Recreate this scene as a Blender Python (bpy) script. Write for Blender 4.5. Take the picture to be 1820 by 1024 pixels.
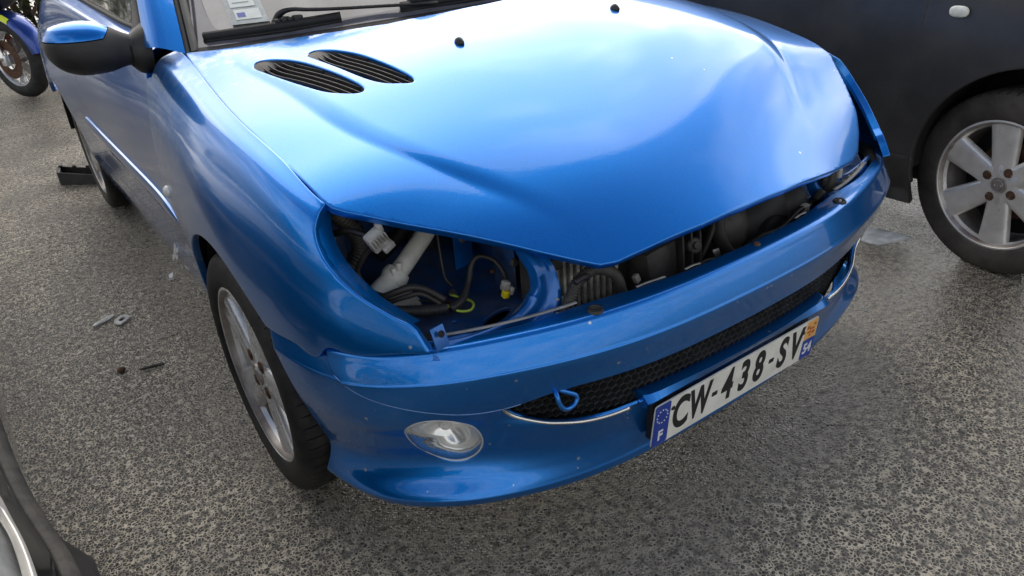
import bpy, bmesh, math, random
import numpy as np
from mathutils import Vector, Matrix
R=math.radians
for o in list(bpy.data.objects): bpy.data.objects.remove(o)
SC=bpy.context.scene; COL=SC.collection
# ------------------------------------------------------------------ camera
cam=bpy.data.cameras.new('camera'); camo=bpy.data.objects.new('camera',cam); COL.objects.link(camo)
YAW,PITCH,ROLL=.58856921,-.48681432,-.08116238
_f=Vector((math.sin(YAW)*math.cos(PITCH),math.cos(YAW)*math.cos(PITCH),math.sin(PITCH)))
_r=Vector((math.cos(YAW),-math.sin(YAW),0)); _u=_r.cross(_f)
_c,_s=math.cos(ROLL),math.sin(ROLL)
_r2=_c*_r+_s*_u; _u2=-_s*_r+_c*_u
camo.matrix_world=Matrix(((_r2.x,_u2.x,-_f.x,-1.13015762),(_r2.y,_u2.y,-_f.y,-.81507821),(_r2.z,_u2.z,-_f.z,1.25519201),(0,0,0,1)))
cam.sensor_width=36; cam.lens=36*.74212358; cam.clip_start=.02; cam.clip_end=600
SC.camera=camo
# ------------------------------------------------------------------ sky, sun, exposure
SUN_AZ,SUN_EL=24,38          # degrees from +y towards +x, and above the horizon
w=bpy.data.worlds.new('World'); SC.world=w; w.use_nodes=True
nt=w.node_tree; nt.nodes.clear(); L=nt.links
def N(t,**k):
    n=nt.nodes.new(t)
    for a,b in k.items(): setattr(n,a,b)
    return n
out=N('ShaderNodeOutputWorld'); bg=N('ShaderNodeBackground'); L.new(bg.outputs[0],out.inputs[0])
bg.inputs['Strength'].default_value=.125
sky=N('ShaderNodeTexSky',sky_type='NISHITA'); sky.sun_disc=False
sky.sun_elevation=R(SUN_EL); sky.sun_rotation=R(SUN_AZ); sky.air_density=1.0; sky.dust_density=1.5; sky.ozone_density=2.0
tc=N('ShaderNodeTexCoord'); sep=N('ShaderNodeSeparateXYZ'); L.new(tc.outputs['Generated'],sep.inputs[0])
zz=N('ShaderNodeMath',operation='ADD'); zz.inputs[1].default_value=.16; L.new(sep.outputs[2],zz.inputs[0])
zm=N('ShaderNodeMath',operation='MAXIMUM'); zm.inputs[1].default_value=.05; L.new(zz.outputs[0],zm.inputs[0])
vd=N('ShaderNodeVectorMath',operation='DIVIDE'); cz=N('ShaderNodeCombineXYZ')
for i in range(3): L.new(zm.outputs[0],cz.inputs[i])
L.new(tc.outputs['Generated'],vd.inputs[0]); L.new(cz.outputs[0],vd.inputs[1])
mp=N('ShaderNodeMapping'); mp.inputs['Location'].default_value=(3.1,1.7,0); L.new(vd.outputs[0],mp.inputs[0])
nz=N('ShaderNodeTexNoise'); nz.inputs['Scale'].default_value=1.5; nz.inputs['Detail'].default_value=9; nz.inputs['Roughness'].default_value=.62; nz.inputs['Distortion'].default_value=1.1
L.new(mp.outputs[0],nz.inputs['Vector'])
rp=N('ShaderNodeValToRGB'); rp.color_ramp.elements[0].position=.40; rp.color_ramp.elements[1].position=.62
el=N('ShaderNodeMapRange'); el.inputs[1].default_value=.35; el.inputs[2].default_value=.85; el.inputs[3].default_value=.12; el.inputs[4].default_value=-.14; L.new(sep.outputs[2],el.inputs[0])
ea_=N('ShaderNodeMath',operation='ADD'); L.new(nz.outputs['Fac'],ea_.inputs[0]); L.new(el.outputs[0],ea_.inputs[1]); L.new(ea_.outputs[0],rp.inputs[0])
nz2=N('ShaderNodeTexNoise'); nz2.inputs['Scale'].default_value=2.6; nz2.inputs['Detail'].default_value=5; L.new(mp.outputs[0],nz2.inputs['Vector'])
cr=N('ShaderNodeValToRGB'); cr.color_ramp.elements[0].color=(4.0,4.5,5.2,1); cr.color_ramp.elements[1].color=(10.5,10.0,9.2,1)
cr.color_ramp.elements[0].position=.33; cr.color_ramp.elements[1].position=.66
L.new(nz2.outputs['Fac'],cr.inputs[0])
# bright bank added to the cloud, apart from the sun, mirrored white in the bonnet
sd=N('ShaderNodeVectorMath',operation='DOT_PRODUCT'); L.new(tc.outputs['Generated'],sd.inputs[0])
sd.inputs[1].default_value=(math.sin(R(58))*math.cos(R(30)),math.cos(R(58))*math.cos(R(30)),math.sin(R(30)))
gl=N('ShaderNodeMapRange',interpolation_type='SMOOTHERSTEP'); gl.inputs[1].default_value=.50; gl.inputs[2].default_value=1.0; gl.inputs[3].default_value=1.0; gl.inputs[4].default_value=2.2; L.new(sd.outputs['Value'],gl.inputs[0])
cg=N('ShaderNodeVectorMath',operation='SCALE'); L.new(cr.outputs[0],cg.inputs[0]); L.new(gl.outputs[0],cg.inputs['Scale'])
mx=N('ShaderNodeMix',data_type='RGBA'); L.new(rp.outputs[0],mx.inputs[0]); L.new(sky.outputs[0],mx.inputs[6]); L.new(cg.outputs[0],mx.inputs[7])
L.new(mx.outputs[2],bg.inputs['Color'])
sun=bpy.data.lights.new('sun','SUN'); sun.energy=2.1; sun.angle=R(80); sun.color=(1,.91,.77)
suno=bpy.data.objects.new('sun',sun); COL.objects.link(suno)
_d=Vector((math.sin(R(SUN_AZ))*math.cos(R(SUN_EL)),math.cos(R(SUN_AZ))*math.cos(R(SUN_EL)),math.sin(R(SUN_EL))))
suno.rotation_euler=_d.to_track_quat('Z','Y').to_euler(); suno.location=_d*20
vs=SC.view_settings; vs.view_transform='Standard'; vs.look='None'; vs.gamma=1; vs.exposure=.27; vs.use_curve_mapping=False
SC.cycles.max_bounces=8; SC.cycles.transparent_max_bounces=8; SC.cycles.sample_clamp_indirect=6
SC.cycles.use_denoising=True
# ------------------------------------------------------------------ materials
MATS={}
def mat(name,color=(.5,.5,.5),rough=.5,metal=0.,coat=0.,spec=.5,coat_rough=.05,var=.0,var_scale=40.,rvar=0.,bump=0.,bump_scale=200.,emit=None,trans=0.,ior=1.45,dirt=None,dirt_scale=9.,dirt_amt=.0,alpha=1.):
    """principled material with procedural colour, roughness, relief and dirt variation"""
    if name in MATS: return MATS[name]
    m=bpy.data.materials.new(name); m.use_nodes=True; t=m.node_tree; p=t.nodes['Principled BSDF']; l=t.links
    tcn=t.nodes.new('ShaderNodeTexCoord'); co=tcn.outputs['Object']
    c=t.nodes.new('ShaderNodeRGB'); c.outputs[0].default_value=(*color,1); col=c.outputs[0]
    if var>0 or rvar>0:
        n=t.nodes.new('ShaderNodeTexNoise'); n.inputs['Scale'].default_value=var_scale; n.inputs['Detail'].default_value=5; l.new(co,n.inputs['Vector'])
    if var>0:
        mr=t.nodes.new('ShaderNodeMapRange'); mr.inputs[1].default_value=.3; mr.inputs[2].default_value=.7; mr.inputs[3].default_value=1-var; mr.inputs[4].default_value=1+var; l.new(n.outputs['Fac'],mr.inputs[0])
        mu=t.nodes.new('ShaderNodeMix'); mu.data_type='RGBA'; mu.blend_type='MULTIPLY'; mu.inputs[0].default_value=1
        cc=t.nodes.new('ShaderNodeCombineColor')
        for i in range(3): l.new(mr.outputs[0],cc.inputs[i])
        l.new(col,mu.inputs[6]); l.new(cc.outputs[0],mu.inputs[7]); col=mu.outputs[2]
    if dirt:
        n2=t.nodes.new('ShaderNodeTexNoise'); n2.inputs['Scale'].default_value=dirt_scale; n2.inputs['Detail'].default_value=9; n2.inputs['Roughness'].default_value=.65; l.new(co,n2.inputs['Vector'])
        m2=t.nodes.new('ShaderNodeMapRange'); m2.inputs[1].default_value=.42; m2.inputs[2].default_value=.75; m2.inputs[3].default_value=0; m2.inputs[4].default_value=dirt_amt; l.new(n2.outputs['Fac'],m2.inputs[0])
        mu2=t.nodes.new('ShaderNodeMix'); mu2.data_type='RGBA'; l.new(m2.outputs[0],mu2.inputs[0]); l.new(col,mu2.inputs[6]); mu2.inputs[7].default_value=(*dirt,1); col=mu2.outputs[2]
    l.new(col,p.inputs['Base Color'])
    p.inputs['Roughness'].default_value=rough; p.inputs['Metallic'].default_value=metal
    p.inputs['Coat Weight'].default_value=coat; p.inputs['Coat Roughness'].default_value=coat_rough
    p.inputs['Specular IOR Level'].default_value=spec; p.inputs['IOR'].default_value=ior
    p.inputs['Transmission Weight'].default_value=trans; p.inputs['Alpha'].default_value=alpha
    if rvar>0:
        mr2=t.nodes.new('ShaderNodeMapRange'); mr2.inputs[1].default_value=.3; mr2.inputs[2].default_value=.7; mr2.inputs[3].default_value=max(0,rough-rvar); mr2.inputs[4].default_value=min(1,rough+rvar); l.new(n.outputs['Fac'],mr2.inputs[0]); l.new(mr2.outputs[0],p.inputs['Roughness'])
    if bump>0:
        nb=t.nodes.new('ShaderNodeTexNoise'); nb.inputs['Scale'].default_value=bump_scale; nb.inputs['Detail'].default_value=3; l.new(co,nb.inputs['Vector'])
        b=t.nodes.new('ShaderNodeBump'); b.inputs['Strength'].default_value=bump; b.inputs['Distance'].default_value=.004; l.new(nb.outputs['Fac'],b.inputs['Height']); l.new(b.outputs[0],p.inputs['Normal'])
    MATS[name]=m; return m
def nodes_of(m): return m.node_tree.nodes,m.node_tree.links,m.node_tree.nodes['Principled BSDF']
def paint(name,color,chips=.5,wear=0.,dust=.0,coat_rough=.035):
    """metallic car paint under clear coat with stone chips, dust film and tired lacquer"""
    if name in MATS: return MATS[name]
    m=bpy.data.materials.new(name); m.use_nodes=True; n,l,p=nodes_of(m)
    tcn=n.new('ShaderNodeTexCoord'); co=tcn.outputs['Object']
    base=n.new('ShaderNodeRGB'); base.outputs[0].default_value=(*color,1)
    # flake
    fl=n.new('ShaderNodeTexVoronoi'); fl.inputs['Scale'].default_value=1400; l.new(co,fl.inputs['Vector'])
    fr=n.new('ShaderNodeMapRange'); fr.inputs[3].default_value=.82; fr.inputs[4].default_value=1.2
    sc=n.new('ShaderNodeSeparateColor'); l.new(fl.outputs['Color'],sc.inputs[0]); l.new(sc.outputs[0],fr.inputs[0])
    cc=n.new('ShaderNodeCombineColor')
    for i in range(3): l.new(fr.outputs[0],cc.inputs[i])
    mu=n.new('ShaderNodeMix'); mu.data_type='RGBA'; mu.blend_type='MULTIPLY'; mu.inputs[0].default_value=1; l.new(base.outputs[0],mu.inputs[6]); l.new(cc.outputs[0],mu.inputs[7]); col=mu.outputs[2]
    # dust film
    dn=n.new('ShaderNodeTexNoise'); dn.inputs['Scale'].default_value=7; dn.inputs['Detail'].default_value=10; dn.inputs['Roughness'].default_value=.7; l.new(co,dn.inputs['Vector'])
    dr=n.new('ShaderNodeMapRange'); dr.inputs[1].default_value=.35; dr.inputs[2].default_value=.8; dr.inputs[3].default_value=dust*.25; dr.inputs[4].default_value=dust; l.new(dn.outputs['Fac'],dr.inputs[0])
    m2=n.new('ShaderNodeMix'); m2.data_type='RGBA'; l.new(dr.outputs[0],m2.inputs[0]); l.new(col,m2.inputs[6]); m2.inputs[7].default_value=(.34,.31,.26,1); col=m2.outputs[2]
    # chips: rare bright cells
    v=n.new('ShaderNodeTexVoronoi'); v.inputs['Scale'].default_value=52; l.new(co,v.inputs['Vector'])
    s2=n.new('ShaderNodeSeparateColor'); l.new(v.outputs['Color'],s2.inputs[0])
    g=n.new('ShaderNodeMath'); g.operation='GREATER_THAN'; g.inputs[1].default_value=1-.055*chips; l.new(s2.outputs[1],g.inputs[0])
    wn=n.new('ShaderNodeTexNoise'); wn.inputs['Scale'].default_value=420; l.new(co,wn.inputs['Vector'])
    ad=n.new('ShaderNodeMath'); ad.operation='MULTIPLY_ADD'; ad.inputs[1].default_value=.16; l.new(wn.outputs['Fac'],ad.inputs[0]); l.new(v.outputs['Distance'],ad.inputs[2])
    sz=n.new('ShaderNodeMath'); sz.operation='MULTIPLY'; sz.inputs[1].default_value=.17; l.new(s2.outputs[2],sz.inputs[0])
    sz2=n.new('ShaderNodeMath'); sz2.operation='ADD'; sz2.inputs[1].default_value=.10; l.new(sz.outputs[0],sz2.inputs[0])
    lt=n.new('ShaderNodeMath'); lt.operation='LESS_THAN'; l.new(ad.outputs[0],lt.inputs[0]); l.new(sz2.outputs[0],lt.inputs[1])
    cm=n.new('ShaderNodeMath'); cm.operation='MULTIPLY'; l.new(g.outputs[0],cm.inputs[0]); l.new(lt.outputs[0],cm.inputs[1])
    m3=n.new('ShaderNodeMix'); m3.data_type='RGBA'; l.new(cm.outputs[0],m3.inputs[0]); l.new(col,m3.inputs[6]); m3.inputs[7].default_value=(.42,.50,.60,1); col=m3.outputs[2]
    # lacquer worn off along the rear of the bonnet and on the wing top
    rough_sock=None
    if wear>0:
        sx=n.new('ShaderNodeSeparateXYZ'); l.new(co,sx.inputs[0])
        wz=n.new('ShaderNodeTexNoise'); wz.inputs['Scale'].default_value=26; wz.inputs['Detail'].default_value=9; wz.inputs['Roughness'].default_value=.72; l.new(co,wz.inputs['Vector'])
        wy=n.new('ShaderNodeMapRange'); wy.inputs[1].default_value=.55; wy.inputs[2].default_value=1.25; wy.inputs[3].default_value=-.30; wy.inputs[4].default_value=.12; l.new(sx.outputs[1],wy.inputs[0])
        wa=n.new('ShaderNodeMath'); wa.operation='ADD'; l.new(wz.outputs['Fac'],wa.inputs[0]); l.new(wy.outputs[0],wa.inputs[1])
        wr=n.new('ShaderNodeMapRange'); wr.inputs[1].default_value=.50; wr.inputs[2].default_value=.60; wr.inputs[3].default_value=0; wr.inputs[4].default_value=wear; l.new(wa.outputs[0],wr.inputs[0])
        m4=n.new('ShaderNodeMix'); m4.data_type='RGBA'; l.new(wr.outputs[0],m4.inputs[0]); l.new(col,m4.inputs[6]); m4.inputs[7].default_value=(.40,.50,.66,1); col=m4.outputs[2]
    l.new(col,p.inputs['Base Color'])
    p.inputs['Metallic'].default_value=.80; p.inputs['Roughness'].default_value=.33
    p.inputs['Coat Weight'].default_value=1; p.inputs['Coat IOR'].default_value=1.47; p.inputs['Specular IOR Level'].default_value=.25
    cr_=n.new('ShaderNodeMapRange'); cr_.inputs[1].default_value=.3; cr_.inputs[2].default_value=.75; cr_.inputs[3].default_value=coat_rough*.6; cr_.inputs[4].default_value=coat_rough*1.8; l.new(dn.outputs['Fac'],cr_.inputs[0]); l.new(cr_.outputs[0],p.inputs['Coat Roughness'])
    op=n.new('ShaderNodeTexNoise'); op.inputs['Scale'].default_value=160; op.inputs['Detail'].default_value=2; l.new(co,op.inputs['Vector'])
    b=n.new('ShaderNodeBump'); b.inputs['Strength'].default_value=.025; b.inputs['Distance'].default_value=.003; l.new(op.outputs['Fac'],b.inputs['Height'])
    l.new(b.outputs[0],p.inputs['Coat Normal'])
    MATS[name]=m; return m
BLUE=(.0001,.185,.63)
M_PAINT=paint('blue_paint',BLUE,chips=.35,wear=.0,dust=.012)
M_BONNET=paint('blue_paint_worn_lacquer',BLUE,chips=.10,wear=.45,dust=.012,coat_rough=.055)
M_WING=paint('blue_paint_wing',BLUE,chips=.08,wear=.22,dust=.012,coat_rough=.05)
M_BUMP=paint('blue_paint_chipped',BLUE,chips=3.0,dust=.012)
M_SIDE=paint('blue_paint_dirty',(.0004,.15,.56),chips=.1,dust=.02,coat_rough=.035)
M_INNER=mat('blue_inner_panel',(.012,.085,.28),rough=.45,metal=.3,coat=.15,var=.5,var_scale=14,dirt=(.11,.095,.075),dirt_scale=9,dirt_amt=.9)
M_INBLUE=mat('blue_inner_clean',(.002,.13,.48),rough=.30,metal=.4,coat=.6,var=.2,var_scale=15,dirt=(.03,.035,.05),dirt_scale=8,dirt_amt=.5)
M_PLAS=mat('black_plastic',(.018,.018,.019),rough=.48,var=.4,var_scale=14,rvar=.12,dirt=(.09,.08,.065),dirt_scale=10,dirt_amt=.5,bump=.15,bump_scale=500)
M_PLAS2=mat('grey_black_plastic',(.03,.03,.03),rough=.55,var=.4,var_scale=14,dirt=(.16,.145,.12),dirt_scale=8,dirt_amt=.5,bump=.12,bump_scale=300)
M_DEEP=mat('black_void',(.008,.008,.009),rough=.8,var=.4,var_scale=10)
M_MIRROR=mat('mirror_shell_plastic',(.028,.027,.026),rough=.42,var=.15,var_scale=30,bump=.25,bump_scale=900,rvar=.06)
M_RUBBER=mat('black_rubber',(.014,.014,.014),rough=.6,var=.3,var_scale=30,bump=.1,bump_scale=400)
M_TYRE=mat('tyre_rubber',(.013,.013,.013),rough=.68,var=.35,var_scale=25,dirt=(.10,.09,.075),dirt_scale=14,dirt_amt=.35,bump=.12,bump_scale=350)
M_TYRE2=mat('tyre_rubber_dusty',(.036,.032,.028),rough=.72,var=.35,var_scale=18,dirt=(.13,.11,.09),dirt_scale=7,dirt_amt=.6,bump=.15,bump_scale=300)
M_ALLOY=mat('silver_alloy',(.72,.72,.72),rough=.28,metal=.5,coat=.4,var=.12,var_scale=18,rvar=.08,dirt=(.22,.17,.13),dirt_scale=8,dirt_amt=.35)
M_ALLOYD=mat('dirty_alloy_barrel',(.42,.39,.36),rough=.45,metal=.6,var=.3,var_scale=20,dirt=(.14,.085,.06),dirt_scale=6,dirt_amt=.85)
M_ALLOY2=mat('silver_wheel_paint',(.78,.75,.70),rough=.33,metal=.4,coat=.5,var=.12,var_scale=16,rvar=.08,dirt=(.16,.12,.10),dirt_scale=7,dirt_amt=.3)
M_RUST=mat('rusty_steel',(.12,.065,.04),rough=.75,metal=.4,var=.4,var_scale=60,bump=.3,bump_scale=200)
M_STEEL=mat('dull_steel',(.30,.29,.28),rough=.42,metal=.9,var=.2,var_scale=40,dirt=(.12,.07,.04),dirt_scale=25,dirt_amt=.4)
M_CHROME=mat('brushed_trim',(.78,.75,.70),rough=.22,metal=.95,var=.08,var_scale=90)
M_WHITEP=mat('translucent_white_plastic',(.62,.62,.57),rough=.45,var=.12,var_scale=22,dirt=(.18,.14,.10),dirt_scale=20,dirt_amt=.45)
M_GREYP=mat('grey_connector_plastic',(.42,.41,.38),rough=.5,var=.2,var_scale=60,dirt=(.10,.09,.07),dirt_scale=40,dirt_amt=.6)
M_SEAL=mat('pale_seal_plastic',(.30,.30,.29),rough=.5,var=.2,var_scale=40,dirt=(.10,.09,.08),dirt_scale=25,dirt_amt=.5)
M_YEL=mat('yellow_connector',(.75,.60,.02),rough=.4,var=.1,var_scale=80)
M_YG=mat('yellow_green_wire',(.42,.55,.06),rough=.4,var=.25,var_scale=90)
M_FIN=mat('aluminium_fins',(.55,.54,.50),rough=.5,metal=.6,var=.5,var_scale=60,dirt=(.05,.045,.04),dirt_scale=30,dirt_amt=.7,bump=.4,bump_scale=500)
M_PLATE=mat('plate_white',(.86,.85,.78),rough=.35,coat=.4,var=.06,var_scale=30,dirt=(.40,.36,.28),dirt_scale=20,dirt_amt=.35)
M_PBLUE=mat('plate_blue',(.010,.045,.33),rough=.35,coat=.4,var=.1,var_scale=50)
M_PBLK=mat('plate_black',(.015,.016,.017),rough=.45,var=.15,var_scale=60)
M_PWH=mat('plate_print_white',(.75,.76,.78),rough=.4,var=.05,var_scale=60)
M_PORG=mat('plate_orange',(.80,.42,.12),rough=.4,var=.12,var_scale=90)
M_PRED=mat('plate_brown',(.42,.10,.04),rough=.4,var=.12,var_scale=90)
M_PAPER=mat('sticker_paper',(.74,.77,.72),rough=.55,var=.06,var_scale=60)
M_INK=mat('pale_ink',(.30,.34,.30),rough=.6,var=.2,var_scale=200)
M_GLASSD=mat('tinted_glass',(.035,.042,.040),rough=.06,coat=1.,spec=.8,var=.25,var_scale=6,dirt=(.28,.29,.24),dirt_scale=5,dirt_amt=.35)
M_SCREEN=mat('cloud_grey_windscreen_glass',(.07,.074,.075),rough=.08,coat=1.,spec=.8,var=.2,var_scale=6,dirt=(.36,.37,.37),dirt_scale=5,dirt_amt=.55)  # the mottled grey paints mirrored cloud into the glass colour
M_FRIT=mat('black_glass_border',(.10,.10,.12),rough=.12,coat=.6,var=.1,var_scale=10,dirt=(.3,.3,.32),dirt_scale=16,dirt_amt=.3)
M_DARKCAR=mat('charcoal_paint',(.026,.0255,.024),rough=.5,coat=.35,coat_rough=.15,var=.2,var_scale=5,dirt=(.085,.08,.072),dirt_scale=4,dirt_amt=.5)
M_BLACKGL=paint('gloss_black_paint',(.004,.004,.004),chips=.1,dust=.012)
M_DUSTY=mat('dusty_grey_plastic',(.030,.028,.025),rough=.7,var=.35,var_scale=30,dirt=(.13,.115,.095),dirt_scale=22,dirt_amt=.5,bump=.3,bump_scale=400)
M_LENS=mat('clear_lens',(.93,.95,.95),rough=.0,trans=1.,ior=1.12)
M_REFL=mat('lamp_reflector',(.88,.88,.86),rough=.16,metal=.55,var=.08,var_scale=30)
M_REFLG=mat('lamp_bowl',(.60,.61,.60),rough=.3,metal=.3,var=.15,var_scale=30)
M_AMBER=mat('clear_repeater_lens',(.78,.78,.70),rough=.14,coat=.6,var=.12,var_scale=90,bump=.3,bump_scale=260)
M_DEBRIS=mat('grey_plastic_shard',(.55,.56,.53),rough=.55,var=.3,var_scale=60,dirt=(.08,.075,.06),dirt_scale=40,dirt_amt=.6)
M_CHALK=mat('scuffed_aluminium_sheet',(.80,.82,.80),rough=.55,metal=.1,var=.3,var_scale=20,dirt=(.12,.12,.11),dirt_scale=16,dirt_amt=.6)
# ------------------------------------------------------------------ object helpers
def link(o,parent=None):
    COL.objects.link(o)
    if parent is not None: o.parent=parent
    return o
def empty(name,label,cat,loc=(0,0,0),group=None,rz=0.):
    o=bpy.data.objects.new(name,None); o.empty_display_size=.1; o.location=loc; o.rotation_euler=(0,0,rz)
    o['label']=label; o['category']=cat
    if group: o['group']=group
    return link(o)
def tag(o,label,cat,group=None):
    o['label']=label; o['category']=cat
    if group: o['group']=group
    return o
def mesh_obj(name,V,F,m,parent=None,smooth=True,label=None,inv=True):
    me=bpy.data.meshes.new(name); me.from_pydata([tuple(map(float,v)) for v in V],[],[tuple(map(int,f)) for f in F]); me.update()
    if smooth: me.shade_smooth()
    if m is not None: me.materials.append(m)
    o=bpy.data.objects.new(name,me); link(o,parent)
    if parent is not None and inv:      # verts are given in world space: take them into the parent's frame
        mw=parent_world(parent).inverted()
        if mw!=Matrix.Identity(4): me.transform(mw)
    if label: o['label']=label
    return o
def parent_world(p):
    m=Matrix.LocRotScale(p.location,p.rotation_euler,p.scale)
    return parent_world(p.parent)@m if p.parent else m
def bm_obj(name,bm,m,parent=None,smooth=False,bevel=0.,seg=2,label=None,inv=True):
    if bevel>0: bmesh.ops.bevel(bm,geom=[e for e in bm.edges],offset=bevel,segments=seg,affect='EDGES',profile=.5,clamp_overlap=True)
    me=bpy.data.meshes.new(name); bm.normal_update(); bm.to_mesh(me); bm.free()
    if smooth: me.shade_smooth(); me.set_sharp_from_angle(angle=R(38))
    if m is not None: me.materials.append(m)
    o=bpy.data.objects.new(name,me); link(o,parent)
    if parent is not None and inv:
        mw=parent_world(parent).inverted()
        if mw!=Matrix.Identity(4): me.transform(mw)
    if label: o['label']=label
    return o
def box(name,c,size,m,parent=None,rot=None,bevel=.002,label=None,**k):
    bm=bmesh.new(); bmesh.ops.create_cube(bm,size=1.0)
    for v in bm.verts: v.co=Vector((v.co.x*size[0],v.co.y*size[1],v.co.z*size[2]))
    if bevel>0: bmesh.ops.bevel(bm,geom=list(bm.edges),offset=bevel,segments=2,affect='EDGES',profile=.5,clamp_overlap=True)
    mt=Matrix.Translation(Vector(c))
    if rot is not None: mt=mt@(rot.to_4x4() if isinstance(rot,Matrix) else Matrix.Rotation(0,4,'X') if rot is None else (Matrix.Rotation(rot[2],4,'Z')@Matrix.Rotation(rot[1],4,'Y')@Matrix.Rotation(rot[0],4,'X')))
    bm.transform(mt)
    return bm_obj(name,bm,m,parent,smooth=True,label=label,**k)
def catmull(P,n):
    P=[np.array(p,float) for p in P]
    if len(P)==2: return np.array([P[0]+(P[1]-P[0])*t for t in np.linspace(0,1,n)])
    Q=[2*P[0]-P[1]]+P+[2*P[-1]-P[-2]]; outp=[]
    segs=len(P)-1
    for k in range(n):
        u=k/(n-1)*segs; i=min(int(u),segs-1); t=u-i; p0,p1,p2,p3=Q[i],Q[i+1],Q[i+2],Q[i+3]
        outp.append(.5*((2*p1)+(-p0+p2)*t+(2*p0-5*p1+4*p2-p3)*t*t+(-p0+3*p1-3*p2+p3)*t**3))
    return np.array(outp)
def tube(name,P,r,m,parent=None,n=40,sides=10,corr=0.,pitch=.006,label=None,caps=True,flat=1.0):
    """swept tube through points; r number or list at the points; corr: ribbed"""
    C=catmull(P,n); L_=np.concatenate([[0],np.cumsum(np.linalg.norm(np.diff(C,axis=0),axis=1))])
    if corr>0:
        k=int(L_[-1]/pitch*4); t=np.linspace(0,L_[-1],k); C=np.stack([np.interp(t,L_,C[:,i]) for i in range(3)],1)
        L_=t; n=k
    if np.ndim(r)==0: rr=np.full(n,float(r))
    else: rr=np.interp(np.linspace(0,1,n),np.linspace(0,1,len(r)),r)
    if corr>0: rr=rr+corr*np.array([0,1,1,0]*(n//4+1))[:n]
    T=np.gradient(C,axis=0); T/=np.linalg.norm(T,axis=1)[:,None]+1e-9
    up=np.array([0,0,1.]) if abs(T[0][2])<.9 else np.array([1.,0,0]); V=[];F=[]
    for i in range(n):
        a=up-T[i]*(up@T[i]); a/=np.linalg.norm(a)+1e-9; b=np.cross(T[i],a); up=a
        for j in range(sides):
            th=2*math.pi*j/sides; V.append(C[i]+rr[i]*(math.cos(th)*a*flat+math.sin(th)*b))
    for i in range(n-1):
        for j in range(sides):
            F.append((i*sides+j,i*sides+(j+1)%sides,(i+1)*sides+(j+1)%sides,(i+1)*sides+j))
    if caps: F.append(tuple(range(sides))[::-1]); F.append(tuple(range((n-1)*sides,n*sides)))
    o=mesh_obj(name,V,F,m,parent,label=label)
    return o
def lathe(name,prof,c,axis,m,parent=None,seg=48,smooth=True,label=None,closed=False,sharp=40):
    """prof: list of (r, h) along axis from centre c"""
    ax=Vector(axis).normalized(); q=ax.to_track_quat('Z','Y').to_matrix(); V=[];F=[]
    for (r,h) in prof:
        for j in range(seg):
            t=2*math.pi*j/seg; V.append(Vector(c)+q@Vector((r*math.cos(t),r*math.sin(t),h)))
    n=len(prof)
    for i in range(n-1):
        for j in range(seg): F.append((i*seg+j,i*seg+(j+1)%seg,(i+1)*seg+(j+1)%seg,(i+1)*seg+j))
    if closed:
        F.append(tuple(range(seg))[::-1]); F.append(tuple(range((n-1)*seg,n*seg)))
    o=mesh_obj(name,V,F,m,parent,smooth=smooth,label=label)
    if smooth: o.data.set_sharp_from_angle(angle=R(sharp))
    return o
# ---- panels: a parametric grid, clipped by signed functions, with a rolled edge
def grid(fn,us,vs,flip=False):
    U_,V_=np.meshgrid(us,vs); u=U_.ravel(); v=V_.ravel(); x,y,z=fn(u,v)
    A=np.stack([x,y,z,u,v],1); nu,nv=len(us),len(vs); i=np.arange(nv-1)[:,None]*nu+np.arange(nu-1)[None,:]; i=i.ravel()
    F=np.stack([i,i+1,i+nu+1,i+nu],1)
    if flip: F=F[:,::-1]
    return A,[tuple(f) for f in F]
def clip(A,F,f):
    """keep where f>0; A columns are x,y,z,u,v"""
    s=f(A); pos=s>0; out=[]; edges={}; ea=[]
    for fc in F:
        k=[pos[i] for i in fc]
        if all(k): out.append(fc); continue
        if not any(k): continue
        nf=[]; m=len(fc)
        for a in range(m):
            i,j=fc[a],fc[(a+1)%m]
            if pos[i]: nf.append(int(i))
            if pos[i]!=pos[j]:
                key=(min(i,j),max(i,j))
                if key not in edges: edges[key]=len(ea); ea.append(key if pos[key[0]] else key[::-1])
                nf.append(-1-edges[key])
        out.append(tuple(nf))
    n=len(A)
    if ea:
        E_=np.array(ea); P=A[E_[:,0]].copy(); Q=A[E_[:,1]].copy(); P0,Q0=P.copy(),Q.copy()
        lo=np.zeros(len(P)); hi=np.ones(len(P))
        for _ in range(12):
            mid=(lo+hi)/2; k=f(P0+(Q0-P0)*mid[:,None])>0
            lo=np.where(k,mid,lo); hi=np.where(k,hi,mid)
        A=np.concatenate([A,P0+(Q0-P0)*lo[:,None]])
    out=[tuple(i if i>=0 else n-1-i for i in f_) for f_ in out]
    used=np.unique(np.concatenate([np.array(f_) for f_ in out])); remap=-np.ones(len(A),int); remap[used]=np.arange(len(used))
    return A[used],[tuple(int(remap[i]) for i in f_) for f_ in out]
def weld_tiny(A,F,eps=4e-4):
    """collapse sliver edges made by clipping"""
    par=list(range(len(A)))
    def root(i):
        while par[i]!=i: par[i]=par[par[i]]; i=par[i]
        return i
    for f in F:
        for a in range(len(f)):
            i,j=f[a],f[(a+1)%len(f)]
            if abs(A[i,0]-A[j,0])<eps and np.linalg.norm(A[i,:3]-A[j,:3])<eps:
                ri,rj=root(i),root(j)
                if ri!=rj: par[min(ri,rj)]=max(ri,rj)     # keep the later vertex (on the cut)
    out=[]
    for f in F:
        g=[]
        for i in f:
            r=root(i)
            if not g or g[-1]!=r: g.append(r)
        if len(g)>1 and g[0]==g[-1]: g.pop()
        if len(set(g))==len(g) and len(g)>=3: out.append(tuple(g))
    used=sorted({i for f in out for i in f}); remap={u:k for k,u in enumerate(used)}
    return A[used],[tuple(remap[i] for i in f) for f in out]
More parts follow.
